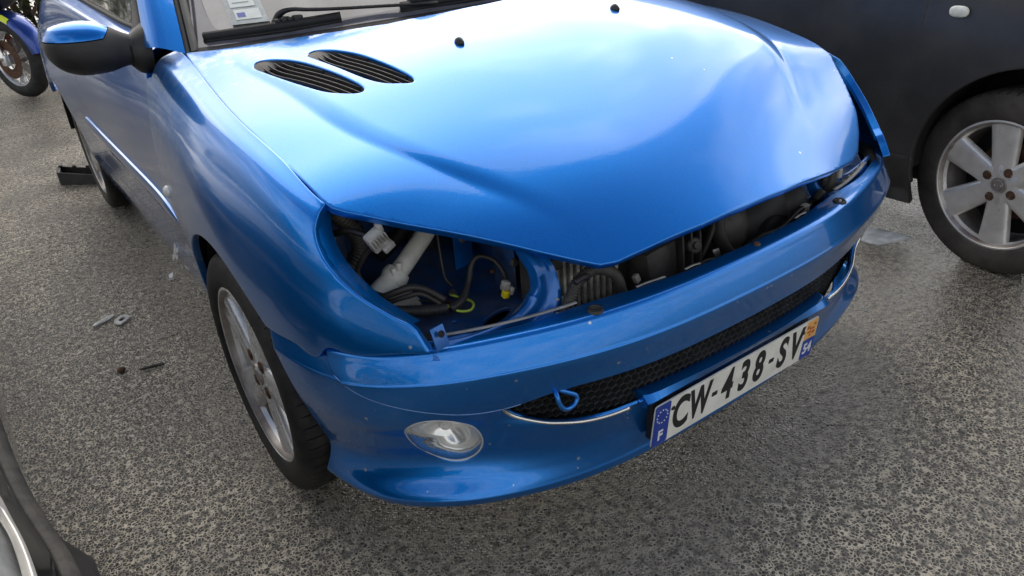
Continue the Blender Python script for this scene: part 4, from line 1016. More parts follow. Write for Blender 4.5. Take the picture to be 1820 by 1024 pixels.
# ------------------------------------------------------------------ engine bay
for c,sz in (((0,.62,.36),(.96,.60,.30)),((0,2.0,.27),(1.46,1.70,.10)),((0,3.25,.42),(1.04,.80,.42)),((0,.30,.28),(1.0,.16,.16))):
    box('underbody',c,sz,M_DEEP,CAR,bevel=.02)
box('firewall',(0,1.12,.62),(1.36,.03,.60),M_DEEP,CAR,bevel=.004)
def bay(sx):
    # lamp pan: dished sheet
    def fn(u,v):
        x=-.705+u*.345; y=.165+v*.42
        z=.548+.022*(1-v)*np.abs(u-.5)*2*.4+.17*np.clip(v-.42,0,1)**1.6+.10*np.clip(.14-u,0,1)*2-.006*np.sin(u*14)*np.sin(v*11)
        return x,y,z
    A,F=grid(fn,np.linspace(0,1,60),np.linspace(0,1,60))
    A,F=clip(A,F,lambda a:a[:,0]+xm(a[:,1])-.045)
    A,F=clip(A,F,lambda a:np.hypot((a[:,0]+.478)/.032,(a[:,1]-.222)/.017)-1)
    A,F=clip(A,F,lambda a:np.hypot((a[:,0]+.545)/.010,(a[:,1]-.262)/.007)-1)
    A,F=clip(A,F,lambda a:np.hypot((a[:,0]+.515)/.012,(a[:,1]-.315)/.008)-1)
    A,F=clip(A,F,lambda a:np.hypot((a[:,0]+.565)/.009,(a[:,1]-.345)/.012)-1)
    if sx>0: A=mx_(A)
    panel('lamp_pan',A,F,M_INNER,CAR,roll=.002,depth=.008,out=(0,0,1))
    box('pan_void',(sx*.53,.36,.485),(.30,.34,.06),M_DEEP,CAR,bevel=.004)
    # inner wall and rear wall
    V=[(sx*.36,.20,.53),(sx*.345,.60,.53),(sx*.345,.60,.90),(sx*.40,.36,.80),(sx*.395,.22,.70)]; mesh_obj('bay_inner_wall',V,[(0,1,2,3,4)],M_INNER,CAR,smooth=False)
    V=[(sx*.345,.585,.53),(sx*.72,.56,.53),(sx*.72,.56,.82),(sx*.345,.60,.90)]; mesh_obj('bay_rear_wall',V,[(0,1,2,3)],M_INNER,CAR,smooth=False)
    V=[(sx*.72,.56,.50),(sx*.73,.37,.55),(sx*.735,.37,.76),(sx*.70,.56,.82)]; mesh_obj('bay_outer_wall',V,[(0,1,2,3)],M_DEEP,CAR,smooth=False)
    # front rail turning up into the upright: a pressed channel
    path=[(.640,.176,.566),(.615,.166,.560),(.57,.152,.556),(.50,.146,.556),(.45,.146,.562),(.415,.150,.582),(.402,.156,.612),(.405,.166,.650),(.420,.182,.690),(.432,.20,.735)]
    wdt=[.016,.020,.023,.026,.031,.034,.026,.021,.019,.020]
    C=catmull(path,60); Wd=np.interp(np.linspace(0,1,60),np.linspace(0,1,len(wdt)),wdt); T=np.gradient(C,axis=0); T/=np.linalg.norm(T,axis=1)[:,None]
    V=[];F=[]
    for i in range(60):
        f_=np.array([0,-.86,.5]); s_=np.cross(T[i],f_); s_/=np.linalg.norm(s_); f2=np.cross(s_,T[i])
        for a,d in ((-1.0,-.022),(-1.0,-.004),(-.9,.001),(-.45,.001),(-.30,-.005),(.30,-.005),(.45,.001),(.9,.001),(1.0,-.004),(1.0,-.022)):
            p=C[i]+s_*a*Wd[i]+f2*d; V.append((sx*p[0],p[1],p[2]))
    for i in range(59):
        for j in range(9): F.append((i*10+j,i*10+j+1,(i+1)*10+j+1,(i+1)*10+j))
    r_=mesh_obj('lamp_rail',V,F,M_INBLUE,CAR); r_.data.set_sharp_from_angle(angle=R(60))
    tube('pan_bead',[(sx*.66,.19,.580),(sx*.60,.182,.570),(sx*.52,.172,.566),(sx*.45,.166,.573),(sx*.415,.172,.60)],.0045,M_INBLUE,CAR,n=40,sides=8)
    # tab at the tip of the wing
    if sx>0: return
    tb=box('wing_tab',(sx*.628,.168,.592),(.028,.003,.040),M_INBLUE,CAR,rot=(R(-20),0,R(8)*-sx),bevel=.001)
    for dz in (.010,-.011): lathe('tab_hole',[(.0001,.0),(.0055,.0),(.0065,.001)],(sx*.628,.1645-.36*dz*.9,.592+dz),(0,-1,.35),M_DEEP,tb,seg=16)
for sx in (-1,1): bay(sx)
# radiator stack behind everything
box('radiator',(.03,.30,.46),(.80,.05,.34),M_DEEP,CAR,bevel=.006)
box('slam_panel_crossbar',(0,.20,.655),(.80,.05,.022),M_DEEP,CAR,bevel=.006)
IC=box('intercooler',(-.285,.235,.545),(.20,.03,.20),M_DEEP,CAR,bevel=.004)
fin=None
for k in range(11):
    x=-.372+.0165*k
    if fin is None:
        fin=box('cooling_fin',(x,.198,.545),(.0085,.022,.195),M_FIN,IC,bevel=.0025); fx0=x
    else:
        c=fin.copy(); COL.objects.link(c); c.parent=IC; c.location=(fin.location[0]+x-fx0,fin.location[1],fin.location[2])
box('intercooler_tank',(-.395,.215,.545),(.028,.05,.22),M_PLAS2,CAR,bevel=.008)
box('intercooler_tank',(-.176,.225,.545),(.032,.05,.22),M_PLAS,CAR,bevel=.008)
box('cooler_bracket',(-.375,.188,.648),(.05,.012,.055),M_PLAS2,CAR,rot=(R(-18),0,0),bevel=.004)
tube('corrugated_hose',[(-.405,.125,.545),(-.392,.128,.562),(-.372,.130,.590),(-.352,.132,.613),(-.312,.132,.623),(-.266,.132,.597),(-.245,.135,.555),(-.232,.138,.51)],.0098,M_PLAS2,CAR,n=60,sides=12,corr=.0018,pitch=.0052)
tube('hose_clip',[(-.372,.118,.622),(-.352,.116,.628),(-.340,.12,.620)],.006,M_PLAS,CAR,n=12,sides=8)
pc=box('plug_connector',(-.424,.108,.556),(.050,.022,.022),M_GREYP,CAR,rot=(0,R(-35),R(20)),bevel=.004)
for k in range(3): box('connector_rib',(-.436+.012*k,.097,.556+.006*k),(.004,.006,.026),M_GREYP,pc,rot=(0,R(-35),R(20)),bevel=.001)
box('sensor_block',(-.388,.155,.562),(.022,.02,.050),M_GREYP,CAR,rot=(0,R(8),0),bevel=.005)
# intake ducting, fan shroud and air box
box('air_duct',(-.085,.195,.520),(.15,.09,.13),M_PLAS2,CAR,rot=(R(-12),0,R(6)),bevel=.022)
for k in range(3): box('duct_rib',(-.075+.026*k,.142,.565-.006*k),(.006,.02,.10),M_PLAS,CAR,rot=(R(-18),R(14),0),bevel=.002)
box('duct_tray',(-.10,.14,.505),(.19,.06,.014),M_PLAS,CAR,rot=(R(10),R(-4),0),bevel=.004)
mt_=lathe('rubber_mount',[(.0005,.012),(.007,.012),(.008,.006),(.014,.006),(.017,.003),(.018,-.01)],(-.035,.142,.576),(-.2,-1,.4),M_PLAS2,CAR,seg=28)
tube('shroud_band',[(-.02,.15,.52),(.0,.145,.56),(.02,.145,.60),(.03,.15,.64)],.011,M_PLAS,CAR,n=24,sides=10,flat=.5)
tube('fan_shroud',[(.035,.15,.64),(.03,.135,.58),(.055,.125,.535),(.10,.122,.515),(.16,.125,.52)],.020,M_PLAS,CAR,n=40,sides=14,flat=.6)
bm=bmesh.new(); bmesh.ops.create_uvsphere(bm,u_segments=40,v_segments=24,radius=1)
for v in bm.verts:
    t=v.co; v.co=Vector((.255+t.x*.155,.255+t.y*.10,.515+t.z*(.105+.02*math.sin(t.x*3))))
bm_obj('air_box',bm,M_PLAS2,CAR,smooth=True)
bm=bmesh.new(); bmesh.ops.create_uvsphere(bm,u_segments=32,v_segments=20,radius=1)
for v in bm.verts:
    t=v.co; v.co=Vector((.105+t.x*.075,.215+t.y*.08,.555+t.z*.075))
bm_obj('air_box_snout',bm,M_PLAS2,CAR,smooth=True)
lathe('air_box_ring',[(.085,-.03),(.095,-.03),(.100,-.012),(.100,.012),(.095,.03),(.085,.03)],(.36,.235,.52),(.9,-.3,.25),M_PLAS,CAR,seg=48)
lathe('air_box_mouth',[(.001,.0),(.045,.0),(.052,.004),(.056,.014),(.058,.0),(.058,-.03)],(.245,.155,.495),(.1,-1,.25),M_PLAS,CAR,seg=40)
lb=box('bonnet_latch',(.055,.088,.542),(.060,.030,.014),M_PLAS,CAR,rot=(0,R(-6),R(8)),bevel=.003)
box('latch_post',(.030,.085,.533),(.010,.022,.032),M_PLAS,lb,bevel=.002); box('latch_post',(.085,.085,.545),(.012,.024,.030),M_PLAS,lb,bevel=.002); box('latch_tongue',(.100,.072,.556),(.022,.014,.010),M_PLAS,lb,rot=(0,R(20),0),bevel=.002)
# headlamp bay clutter on the near side
wn_=tube('washer_filler_neck',[(-.452,.425,.735),(-.492,.402,.690),(-.548,.388,.650),(-.592,.380,.619)],[.0175,.0175,.018,.0185],M_WHITEP,CAR,n=40,sides=24)
tube('neck_collar',[(-.586,.382,.624),(-.596,.380,.617),(-.606,.378,.609)],[.024,.0265,.024],M_WHITEP,wn_,n=14,sides=24)
tube('neck_foot',[(-.600,.379,.613),(-.625,.374,.600),(-.660,.368,.575)],[.0215,.025,.030],M_WHITEP,wn_,n=20,sides=24)
for dx,dz in ((-.03,.016),(.0,.034)): box('neck_lug',(-.592+dx*.4,.366,.628+dz*.4),(.010,.012,.016),M_WHITEP,wn_,bevel=.003)
box('washer_bottle',(-.600,.372,.562),(.075,.06,.035),M_WHITEP,CAR,rot=(R(8),R(10),0),bevel=.012)
gc=box('lamp_connector',(-.646,.322,.728),(.032,.022,.040),M_GREYP,CAR,rot=(R(20),R(-28),0),bevel=.004)
for k in range(6): box('connector_rib',(-.660+.0055*k,.308,.723+.0028*k),(.0022,.006,.020),M_GREYP,gc,rot=(R(20),R(-28),0),bevel=.0006)
box('connector_tab',(-.640,.315,.752),(.010,.014,.016),M_GREYP,gc,rot=(R(20),R(-20),0),bevel=.002); box('connector_tab',(-.628,.318,.712),(.024,.016,.012),M_GREYP,gc,rot=(R(20),R(-28),0),bevel=.002)
tube('corrugated_hose',[(-.690,.42,.80),(-.672,.42,.760),(-.648,.42,.722),(-.636,.42,.688),(-.652,.42,.655),(-.69,.43,.63)],.0150,M_PLAS2,CAR,n=40,sides=12,corr=.0022,pitch=.007)
tube('corrugated_hose',[(-.70,.30,.618),(-.66,.296,.602),(-.62,.290,.588),(-.575,.284,.576),(-.548,.280,.572)],.0095,M_PLAS,CAR,n=40,sides=12,corr=.0018,pitch=.005)
tube('cable',[(-.66,.34,.605),(-.625,.32,.618),(-.600,.31,.622),(-.575,.30,.612),(-.548,.282,.588)],.0068,M_PLAS,CAR,n=30,sides=10)
tube('cable',[(-.64,.33,.598),(-.61,.312,.606),(-.585,.302,.606),(-.555,.285,.580)],.0050,M_PLAS,CAR,n=30,sides=10)
tube('earth_wire',[(-.548,.278,.578),(-.532,.262,.566),(-.512,.256,.563),(-.498,.266,.566),(-.496,.285,.566),(-.505,.312,.566),(-.512,.325,.568)],.0026,M_YG,CAR,n=50,sides=8)
tube('cable',[(-.492,.39,.70),(-.500,.37,.665),(-.508,.352,.625),(-.508,.345,.595),(-.500,.335,.578)],.0026,M_PLAS,CAR,n=30,sides=8)
lathe('earth_bolt',[(.0005,.009),(.005,.009),(.0056,.004),(.009,.003),(.0095,.0)],(-.502,.335,.562),(0,-.3,1),M_STEEL,CAR,seg=12)
tube('cable',[(-.545,.270,.572),(-.515,.275,.580),(-.490,.290,.600),(-.472,.30,.630),(-.455,.298,.640),(-.432,.285,.628),(-.425,.265,.605),(-.430,.255,.592)],[.009,.008,.006,.006,.005,.005,.0055,.006],M_PLAS,CAR,n=50,sides=10)
ic2=box('lamp_connector',(-.434,.250,.588),(.014,.014,.020),M_GREYP,CAR,rot=(R(10),R(14),0),bevel=.002)
box('connector_lock',(-.439,.244,.574),(.012,.012,.014),M_YEL,ic2,rot=(R(10),R(14),0),bevel=.0015); box('connector_tab',(-.424,.246,.576),(.007,.012,.016),M_GREYP,ic2,rot=(R(10),R(14),0),bevel=.0015)
for a,b,c_ in ((-.62,.35,.60),(-.53,.30,.566),(-.41,.33,.58)): lathe('pan_bolt',[(.0005,.005),(.005,.005),(.006,0)],(a,b,c_),(0,-.2,1),M_RUST,CAR,seg=6)
# pale sealing edges along the ledge
def seal(P,r=.0035): tube('bumper_seal',P,r,M_SEAL,CAR,n=30,sides=6,flat=.4)
def lp(s,v,up_=.003):
    x,y,z=bumper_pt(np.array([s]),np.array([v])); return (float(x[0]),float(y[0]),float(z[0])+up_)
seal([lp(-.70,.72),lp(-.60,.70),lp(-.52,.66),lp(-.44,.45),lp(-.40,.25)],.0045)
seal([lp(-.27,.16,0),lp(-.24,.10,.001),(lp(-.20,.08,0))],.0032); seal([lp(-.15,.14,0),lp(-.13,.10,.001),lp(-.11,.12,0)],.003); seal([lp(.20,.10,0),lp(.22,.08,.001),lp(.245,.14,0)],.003)
seal([lp(.41,.35),lp(.47,.62),lp(.56,.70),lp(.66,.74),lp(.74,.80),lp(.80,.84)],.0055)
for k in range(5): tube('bumper_lattice',[lp(.47+.035*k,.55,.004),(.46+.032*k,.165,.566)],.0035,M_SEAL,CAR,n=6,sides=6)
tube('bumper_lattice',[(.43,.150,.572),(.52,.165,.568),(.62,.185,.562)],.008,M_SEAL,CAR,n=20,sides=8,flat=.5)
box('lamp_bracket',(.432,.145,.588),(.035,.018,.050),M_PLAS2,CAR,rot=(0,R(6),R(10)),bevel=.004); box('lamp_bracket',(.448,.138,.606),(.014,.014,.024),M_GREYP,CAR,bevel=.003)
def lband(s_,v_): x,y,z=bumper_pt(np.array([s_]),np.array([v_]),.005); return (float(x[0]),float(y[0]),float(z[0]))
for s_,sg in ((-.378,-1),(.352,1)):
    c_=lband(s_,1.42); c_=(c_[0],c_[1],c_[2]+.0015)
    sk=lathe('bumper_screw',[(.0001,-.001),(.006,-.001),(.0068,.0004),(.0095,.0006),(.0105,.0022),(.0130,.0022),(.0150,-.002)],c_,(0,-.10,1),M_PLAS,CAR,seg=28)
    if sg>0: lathe('screw_head',[(.0001,.0030),(.0035,.0026),(.0045,.0)],c_,(0,-.10,1),M_STEEL,sk,seg=16)
lathe('ledge_bolt',[(.0001,.003),(.006,.003),(.0075,.0)],lband(.035,.9),(0,-.12,1),M_RUST,CAR,seg=20)

# more clutter: brackets, looms, clips, bolts
rr_=random.Random(11)
for (x,y,z,a,b,c_,m_) in ((-.43,.40,.62,.05,.004,.09,M_INBLUE),(-.40,.30,.60,.004,.07,.10,M_INNER),(-.66,.50,.66,.05,.004,.12,M_INNER),(-.56,.54,.70,.12,.01,.03,M_PLAS2),(-.47,.50,.62,.05,.03,.05,M_PLAS2),(-.40,.46,.66,.03,.05,.04,M_STEEL)):
    bk=box('bay_bracket',(x,y,z),(a,b,c_),m_,CAR,rot=(R(rr_.uniform(-12,12)),R(rr_.uniform(-12,12)),R(rr_.uniform(-15,15))),bevel=.002)
    lathe('bracket_bolt',[(.0005,.006),(.006,.006),(.0068,.002),(.010,.0015),(.0105,0)],(x,y-b/2-.001,z+c_*.2),(0,-1,.2),M_STEEL,bk,seg=6)
tube('wiring_loom',[(-.70,.46,.78),(-.62,.50,.755),(-.54,.52,.74),(-.46,.50,.75),(-.40,.45,.76)],.011,M_PLAS,CAR,n=40,sides=10,corr=.0015,pitch=.008)
tube('coolant_hose',[(-.56,.52,.60),(-.52,.50,.64),(-.47,.50,.69),(-.45,.48,.76)],.015,M_RUBBER,CAR,n=30,sides=14)
tube('cable',[(-.64,.335,.715),(-.655,.36,.69),(-.668,.38,.65),(-.655,.36,.615),(-.635,.335,.605)],.005,M_PLAS,CAR,n=30,sides=8)
tube('cable',[(-.655,.335,.735),(-.675,.37,.74),(-.69,.42,.72)],.006,M_PLAS,CAR,n=20,sides=8)
tube('cable',[(-.60,.40,.575),(-.58,.36,.568),(-.55,.33,.566),(-.54,.30,.57)],.003,M_PLAS2,CAR,n=24,sides=8)
for k,(x,y,z,sz) in enumerate(((-.155,.135,.530,.018),(-.13,.125,.515,.014),(.02,.13,.545,.016),(.15,.115,.520,.020),(.21,.112,.53,.014),(.31,.125,.56,.018),(.37,.13,.575,.020),(.395,.14,.60,.016),(-.20,.14,.56,.014))):
    box('clip_block',(x,y,z),(sz,sz*.8,sz*1.3),(M_PLAS2,M_PLAS,M_GREYP)[k%3] if k not in (2,) else M_STEEL,CAR,rot=(R(rr_.uniform(-25,25)),R(rr_.uniform(-25,25)),R(rr_.uniform(-25,25))),bevel=.003)
tube('cable',[(-.20,.13,.52),(-.15,.118,.535),(-.09,.115,.528),(-.03,.12,.545),(.02,.118,.535)],.0042,M_PLAS,CAR,n=40,sides=8)
tube('cable',[(.08,.118,.53),(.14,.112,.55),(.21,.112,.548),(.28,.12,.565),(.34,.13,.56)],.005,M_PLAS,CAR,n=40,sides=8)
tube('coolant_hose',[(-.14,.20,.60),(-.06,.175,.61),(.02,.18,.60),(.06,.20,.56)],.016,M_RUBBER,CAR,n=30,sides=14)
box('cable_tag',(-.168,.126,.538),(.012,.002,.009),M_PWH,CAR,rot=(R(-20),R(30),0),bevel=.0005)
# ------------------------------------------------------------------ dark neighbour on the right
DC=empty('dark_car','dusty black car parked alongside with a silver six-spoke wheel','car',(1.42,0,0),rz=R(-2.0))
NX=1.405
nsec_x=cs([.17,.22,.30,.42,.55,.70,.82,.92,.98],[-.030,-.006,.006,.010,.012,.006,-.006,-.024,-.050])
def n_pt(u,v):
    """u = y, v = z"""
    end=.16*np.clip((-.15-u)/.5,0,1)**2.0+.16*np.clip((u-3.1)/.5,0,1)**2
    return NX-nsec_x(v)+end+.0*u,u,v
NA=(.105,.325,.352)
nsh=cs([.15,.30,.371,.45,.55,.735,.84,1.0],[.70,.66,.585,.545,.522,.499,.492,.480])
def ngrid(y0,y1,nu,z0,z1,nv): return grid(n_pt,np.linspace(y0,y1,nu),np.linspace(z0,z1,nv))
A,F=ngrid(-.62,.75,140,.24,.985,90); A,F=clip(A,F,lambda a:np.hypot(a[:,1]-NA[0],a[:,2]-NA[1])-NA[2]); A,F=clip(A,F,lambda a:nsh(a[:,2])-.0025-a[:,1]); A,F=clip(A,F,lambda a:np.maximum(a[:,2]-.335,.47-a[:,1]))
panel('front_wing',A,F,M_DARKCAR,DC,out=(-1,0,0),roll=.003,depth=.02)
A,F=ngrid(.45,1.70,120,.335,.985,80); A,F=clip(A,F,lambda a:a[:,1]-nsh(a[:,2])-.0025); A,F=clip(A,F,lambda a:1.60-a[:,1])
panel('door',A,F,M_DARKCAR,DC,out=(-1,0,0),roll=.003,depth=.02)
A,F=ngrid(1.605,3.60,120,.335,.985,60); A,F=clip(A,F,lambda a:np.hypot(a[:,1]-2.70,a[:,2]-NA[1])-NA[2])
panel('rear_quarter',A,F,M_DARKCAR,DC,out=(-1,0,0),roll=.003,depth=.02)
A,F=ngrid(.455,2.36,120,.15,.330,20); panel('sill',A,F,M_DARKCAR,DC,out=(-1,0,0),roll=.003,depth=.02)
# shell of the far side, bonnet, cabin
cabz=cs([-.62,-.3,.3,.55,1.0,1.4,2.2,3.0,3.4,3.6],[.86,.93,1.00,1.05,1.30,1.48,1.53,1.46,1.20,1.0])
cabx=cs([-.62,.3,.6,1.4,2.2,3.0,3.6],[.10,.08,.10,.24,.26,.26,.18])
def ncab(u,v):
    x0=NX+.045; x1=NX+1.60; t=v
    k=np.clip(t/.16,0,1); k2=np.clip((1-t)/.16,0,1); e=np.minimum(k,k2)
    return x0+(x1-x0)*np.where(t<.16,cabx(u)/1.555*k,np.where(t>.84,1-cabx(u)/1.555*k2,cabx(u)/1.555+(1-2*cabx(u)/1.555)*(t-.16)/.68)),u,.978+(cabz(u)-.978)*e**.8+.03*np.sin(np.pi*t)
A,F=grid(ncab,np.linspace(-.62,3.6,120),np.linspace(0,1,60)); mesh_obj('cabin',A[:,:3],F,M_BLACKGL,DC)
A,F=grid(lambda u,v:(NX+1.64+.0*u,u,v),np.linspace(-.62,3.6,20),np.linspace(.2,.985,8)); mesh_obj('far_side',A[:,:3],F,M_DARKCAR,DC)
A,F=grid(lambda u,v:(NX+.14+u*1.36,-.62-.12*np.sin(u*np.pi)+0*v,v),np.linspace(0,1,20),np.linspace(.2,.90,8)); mesh_obj('front_bumper',A[:,:3],F,M_DARKCAR,DC)
box('underbody',(NX+.82,1.35,.34),(1.42,1.95,.26),M_DEEP,DC,bevel=.02); box('underbody',(NX+.82,.1,.45),(1.0,1.1,.5),M_DEEP,DC,bevel=.02)
for yc in (NA[0],2.70):
    V=[];F=[]; ts=np.linspace(R(-6),R(186),40)
    for t in ts:
        for x in (NX+.008,NX+.10,NX+.30): V.append((x,yc+(NA[2]+.004)*math.cos(t),NA[1]+(NA[2]+.004)*math.sin(t)))
    for i in range(39):
        for j in range(2): F.append((i*3+j,i*3+j+1,(i+1)*3+j+1,(i+1)*3+j))
    b=len(V); V+=[(NX+.30,yc+(NA[2]+.004)*math.cos(t),NA[1]+(NA[2]+.004)*math.sin(t)) for t in ts]; F.append(tuple(range(b,b+40)))
    mesh_obj('wheel_housing',V,F,M_DEEP,DC)
bm=bmesh.new(); bmesh.ops.create_uvsphere(bm,u_segments=28,v_segments=16,radius=1)
for v in bm.verts:
    y_=math.copysign(abs(v.co.y)**.7,v.co.y); z_=math.copysign(abs(v.co.z)**.8,v.co.z); v.co=Vector((NX-.004-max(v.co.x*-1,-.2)*-.0-.009*max(-v.co.x,-.3),.388+y_*.030,.813+z_*.0175))
bm_obj('side_repeater',bm,M_AMBER,DC,smooth=True)
def loc_in(parent,p): return parent_world(parent).inverted()@Vector(p)
W2=wheel_empty(DC,loc_in(DC,(1.512,.168,.290)),R(-9))
tyre('tyre',.207,.300,.185,W2,M_TYRE2,sipes=60); rim(W2,.207,.185,6,.074,.104,.72,M_ALLOY2,M_ALLOYD,nuts=4,nut_r=.050)
dk=lathe('brake_disc',[(.05,.012),(.125,.012),(.125,-.002),(.05,-.002)],(0,0,0),(-1,0,0),M_RUST,None,seg=40); dk.parent=W2
bk2=lathe('brake_drum_plate',[(.001,-.03),(.185,-.03),(.185,-.05)],(0,0,0),(-1,0,0),M_DEEP,None,seg=40); bk2.parent=W2
em=box('cap_emblem',(0,0,0),(.003,.026,.007),M_ALLOY2,None,bevel=.001); em.parent=W2; em.location=(-.0720,0,0)
ring=lathe('cap_emblem_ring',[(.0105,.0),(.0110,.0018),(.0135,.0018),(.0140,.0)],(-.0697,0,0),(-1,0,0),M_ALLOY2,None,seg=28); ring.parent=W2
W2.rotation_euler=(R(-6),0,R(-9))
c=copy_tree(W2,DC,loc_in(DC,(1.512,2.72,.298))); c.rotation_euler=(.3,0,0)
# ------------------------------------------------------------------ black car corner at the lower left
BC=empty('black_car','glossy black car at the lower left edge, dusty bumper strip and headlamp showing','car',(-1.9,1.4,0))
bxw=cs([-.52,-.45,-.30,-.10,.10,.20,.30,.57,.9,1.6,3.4],[-1.62,-1.42,-1.29,-1.235,-1.222,-1.229,-1.246,-1.276,-1.29,-1.30,-1.30])
def bsec(rows):
    n=len(rows)
    def fn(u,v):
        i=np.clip(v.astype(int),0,n-2); t=v-i; D=np.array([r[0] for r in rows]); Z=np.array([r[1] for r in rows])
        def g(a):
            p0=a[np.clip(i-1,0,n-1)];p1=a[i];p2=a[i+1];p3=a[np.clip(i+2,0,n-1)]
            p0=np.where(i==0,2*p1-p2,p0);p3=np.where(i==n-2,2*p2-p1,p3)
            return .5*((2*p1)+(-p0+p2)*t+(2*p0-5*p1+4*p2-p3)*t*t+(-p0+3*p1-3*p2+p3)*t**3)
        return bxw(u)-g(D),u,g(Z)
    return fn
ys=np.concatenate([np.linspace(-.52,1.2,120),np.linspace(1.25,3.4,30)])
A,F=grid(bsec([(.04,.20),(.012,.26),(.002,.36),(.004,.455)]),ys,np.linspace(0,3,24)); panel('bumper_lower',A,F,M_BLACKGL,BC,out=(1,0,0),roll=.003,depth=.012)
A,F=grid(bsec([(.004,.462),(-.001,.468),(.001,.476),(.008,.484),(.016,.488)]),ys,np.linspace(0,4,30)); panel('bumper_strip',A,F,M_DUSTY,BC,out=(1,0,.3),roll=.004,depth=.012)
A,F=grid(bsec([(.019,.486),(.028,.502),(.046,.545),(.066,.600),(.12,.68),(.28,.76),(.62,.82)]),ys,np.linspace(0,6,60))
fl=sd_poly(smooth_closed([(.36,1.55),(.22,1.70),(.05,1.65),(-.20,1.6),(-.32,2.0),(-.30,3.2),(-.1,3.9),(.12,4.0),(.30,3.5),(.40,2.5)],60))
A1,F1=clip(A,F,lambda a:-fl(a[:,3],a[:,4])); panel('bonnet_and_wing',A1,F1,M_BLACKGL,BC,out=(.3,0,1),roll=.003,depth=.02)
A1,F1=clip(A,F,lambda a:fl(a[:,3],a[:,4])-.05); hl=mesh_obj('headlamp',A1[:,:3]+np.array([-.004,0,-.004]),F1,M_LENS,BC)
A1,F1=clip(A,F,lambda a:fl(a[:,3],a[:,4])+.02); mesh_obj('lamp_bowl',A1[:,:3]+np.array([-.035,.0,-.035]),F1,M_REFLG,hl)
A1,F1=clip(A,F,lambda a:fl(a[:,3],a[:,4])); A1,F1=clip(A1,F1,lambda a:.11-fl(a[:,3],a[:,4])); panel('lamp_bezel',A1,F1,M_ALLOY2,hl,out=(.3,0,1),roll=.002,depth=.02)
# spoiler flap, far half of the body
A,F=grid(lambda u,v:(-1.236+.030*(1-v)-.03*np.clip(u-.1,0,1)+.0*u,u,.40+.07*v),np.linspace(-.45,.262,40),np.linspace(0,1,10)); panel('spoiler_end',A,F,M_PLAS,BC,out=(1,0,0),roll=.004,depth=.02)
A,F=grid(lambda u,v:(-1.92-1.0*v,u,.84+.05*np.sin(np.pi*v)*np.clip(1-u/3,0,1)+np.clip(u-.7,0,.8)*.75*np.sin(np.pi*v)**.5),np.linspace(-.40,3.4,60),np.linspace(0,.63,20)); mesh_obj('body_top',A[:,:3],F,M_BLACKGL,BC)
A,F=grid(lambda u,v:(-1.62-.93*u,-.52-.10*np.sin(np.pi*u)+0*v,v),np.linspace(0,1,16),np.linspace(.2,.83,8)); mesh_obj('front_panel',A[:,:3],F,M_BLACKGL,BC)
W3=copy_tree(W1,BC,loc_in(BC,(-1.47,1.05,.2965))); W3.rotation_euler=(0,0,math.pi)
# ------------------------------------------------------------------ motorcycle at the back left
MO=empty('motorcycle','blue motorcycle front end with silver fork beyond the car mirror','motorcycle',(-.74,6.62,0),rz=R(-62))
def mbox(n_,c,s,m_,rot=None,bevel=.01): 
    o=box(n_,c,s,m_,None,rot=rot,bevel=bevel); o.parent=MO; return o
def mtube(n_,P,r,m_,**k):
    o=tube(n_,P,r,m_,None,**k); o.parent=MO; return o
# local frame: bike points along +x, wheel axis along y
MW=bpy.data.objects.new('wheel',None); link(MW,MO); MW.location=(0,0,.315)
V=[];F=[]; prof=[(.215,-.055),(.225,-.062),(.255,-.066),(.285,-.055),(.305,-.035),(.314,0),(.305,.035),(.285,.055),(.255,.066),(.225,.062),(.215,.055)]
nseg=96
for a,b in prof:
    for k in range(nseg):
        t=2*math.pi*k/nseg; q=a-(.004 if (k%6==0 and .27<a<.31) else 0); V.append((q*math.cos(t+b*1.5),b,q*math.sin(t+b*1.5)))
for i in range(len(prof)-1):
    for k in range(nseg): F.append((i*nseg+k,i*nseg+(k+1)%nseg,(i+1)*nseg+(k+1)%nseg,(i+1)*nseg+k))
mesh_obj('tyre',V,F,M_TYRE,MW,inv=False)
o=lathe('rim',[(.216,-.054),(.222,-.056),(.212,-.046),(.196,-.02),(.196,.02),(.212,.046),(.222,.056),(.216,.054)],(0,0,0),(0,1,0),M_ALLOY,None,seg=64); o.parent=MW
for k in range(3):
    t=2*math.pi*k/3+.4
    for dt in (-.16,.16): 
        o=tube('spoke',[(.03*math.cos(t),0,.03*math.sin(t)),(.12*math.cos(t+dt*.6),0,.12*math.sin(t+dt*.6)),(.2*math.cos(t+dt),0,.2*math.sin(t+dt))],[.02,.013,.016],M_ALLOY,None,n=12,sides=8); o.parent=MW
for sy in (-1,1):
    o=lathe('brake_disc',[(.075,-.002),(.15,-.002),(.15,.002),(.075,.002)],(0,sy*.075,0),(0,1,0),M_RUST if sy<0 else M_STEEL,None,seg=48); o.parent=MW
o=lathe('hub',[(.001,-.09),(.03,-.09),(.04,-.05),(.04,.05),(.03,.09),(.001,.09)],(0,0,0),(0,1,0),M_STEEL,None,seg=24); o.parent=MW
for sy in (-1,1):
    fk=mtube('fork_leg',[(0,sy*.105,.315),(-.06,sy*.105,.47),(-.15,sy*.105,.70),(-.24,sy*.105,.93)],[.030,.030,.024,.024],M_CHROME,n=20,sides=16)
    mbox('fork_shoe',(.005,sy*.105,.315),(.07,.04,.09),M_ALLOY,bevel=.012)
    o=box('brake_caliper',(-.085,sy*.085,.40),(.06,.05,.11),M_STEEL,None,rot=(0,R(-25),0),bevel=.012); o.parent=MO
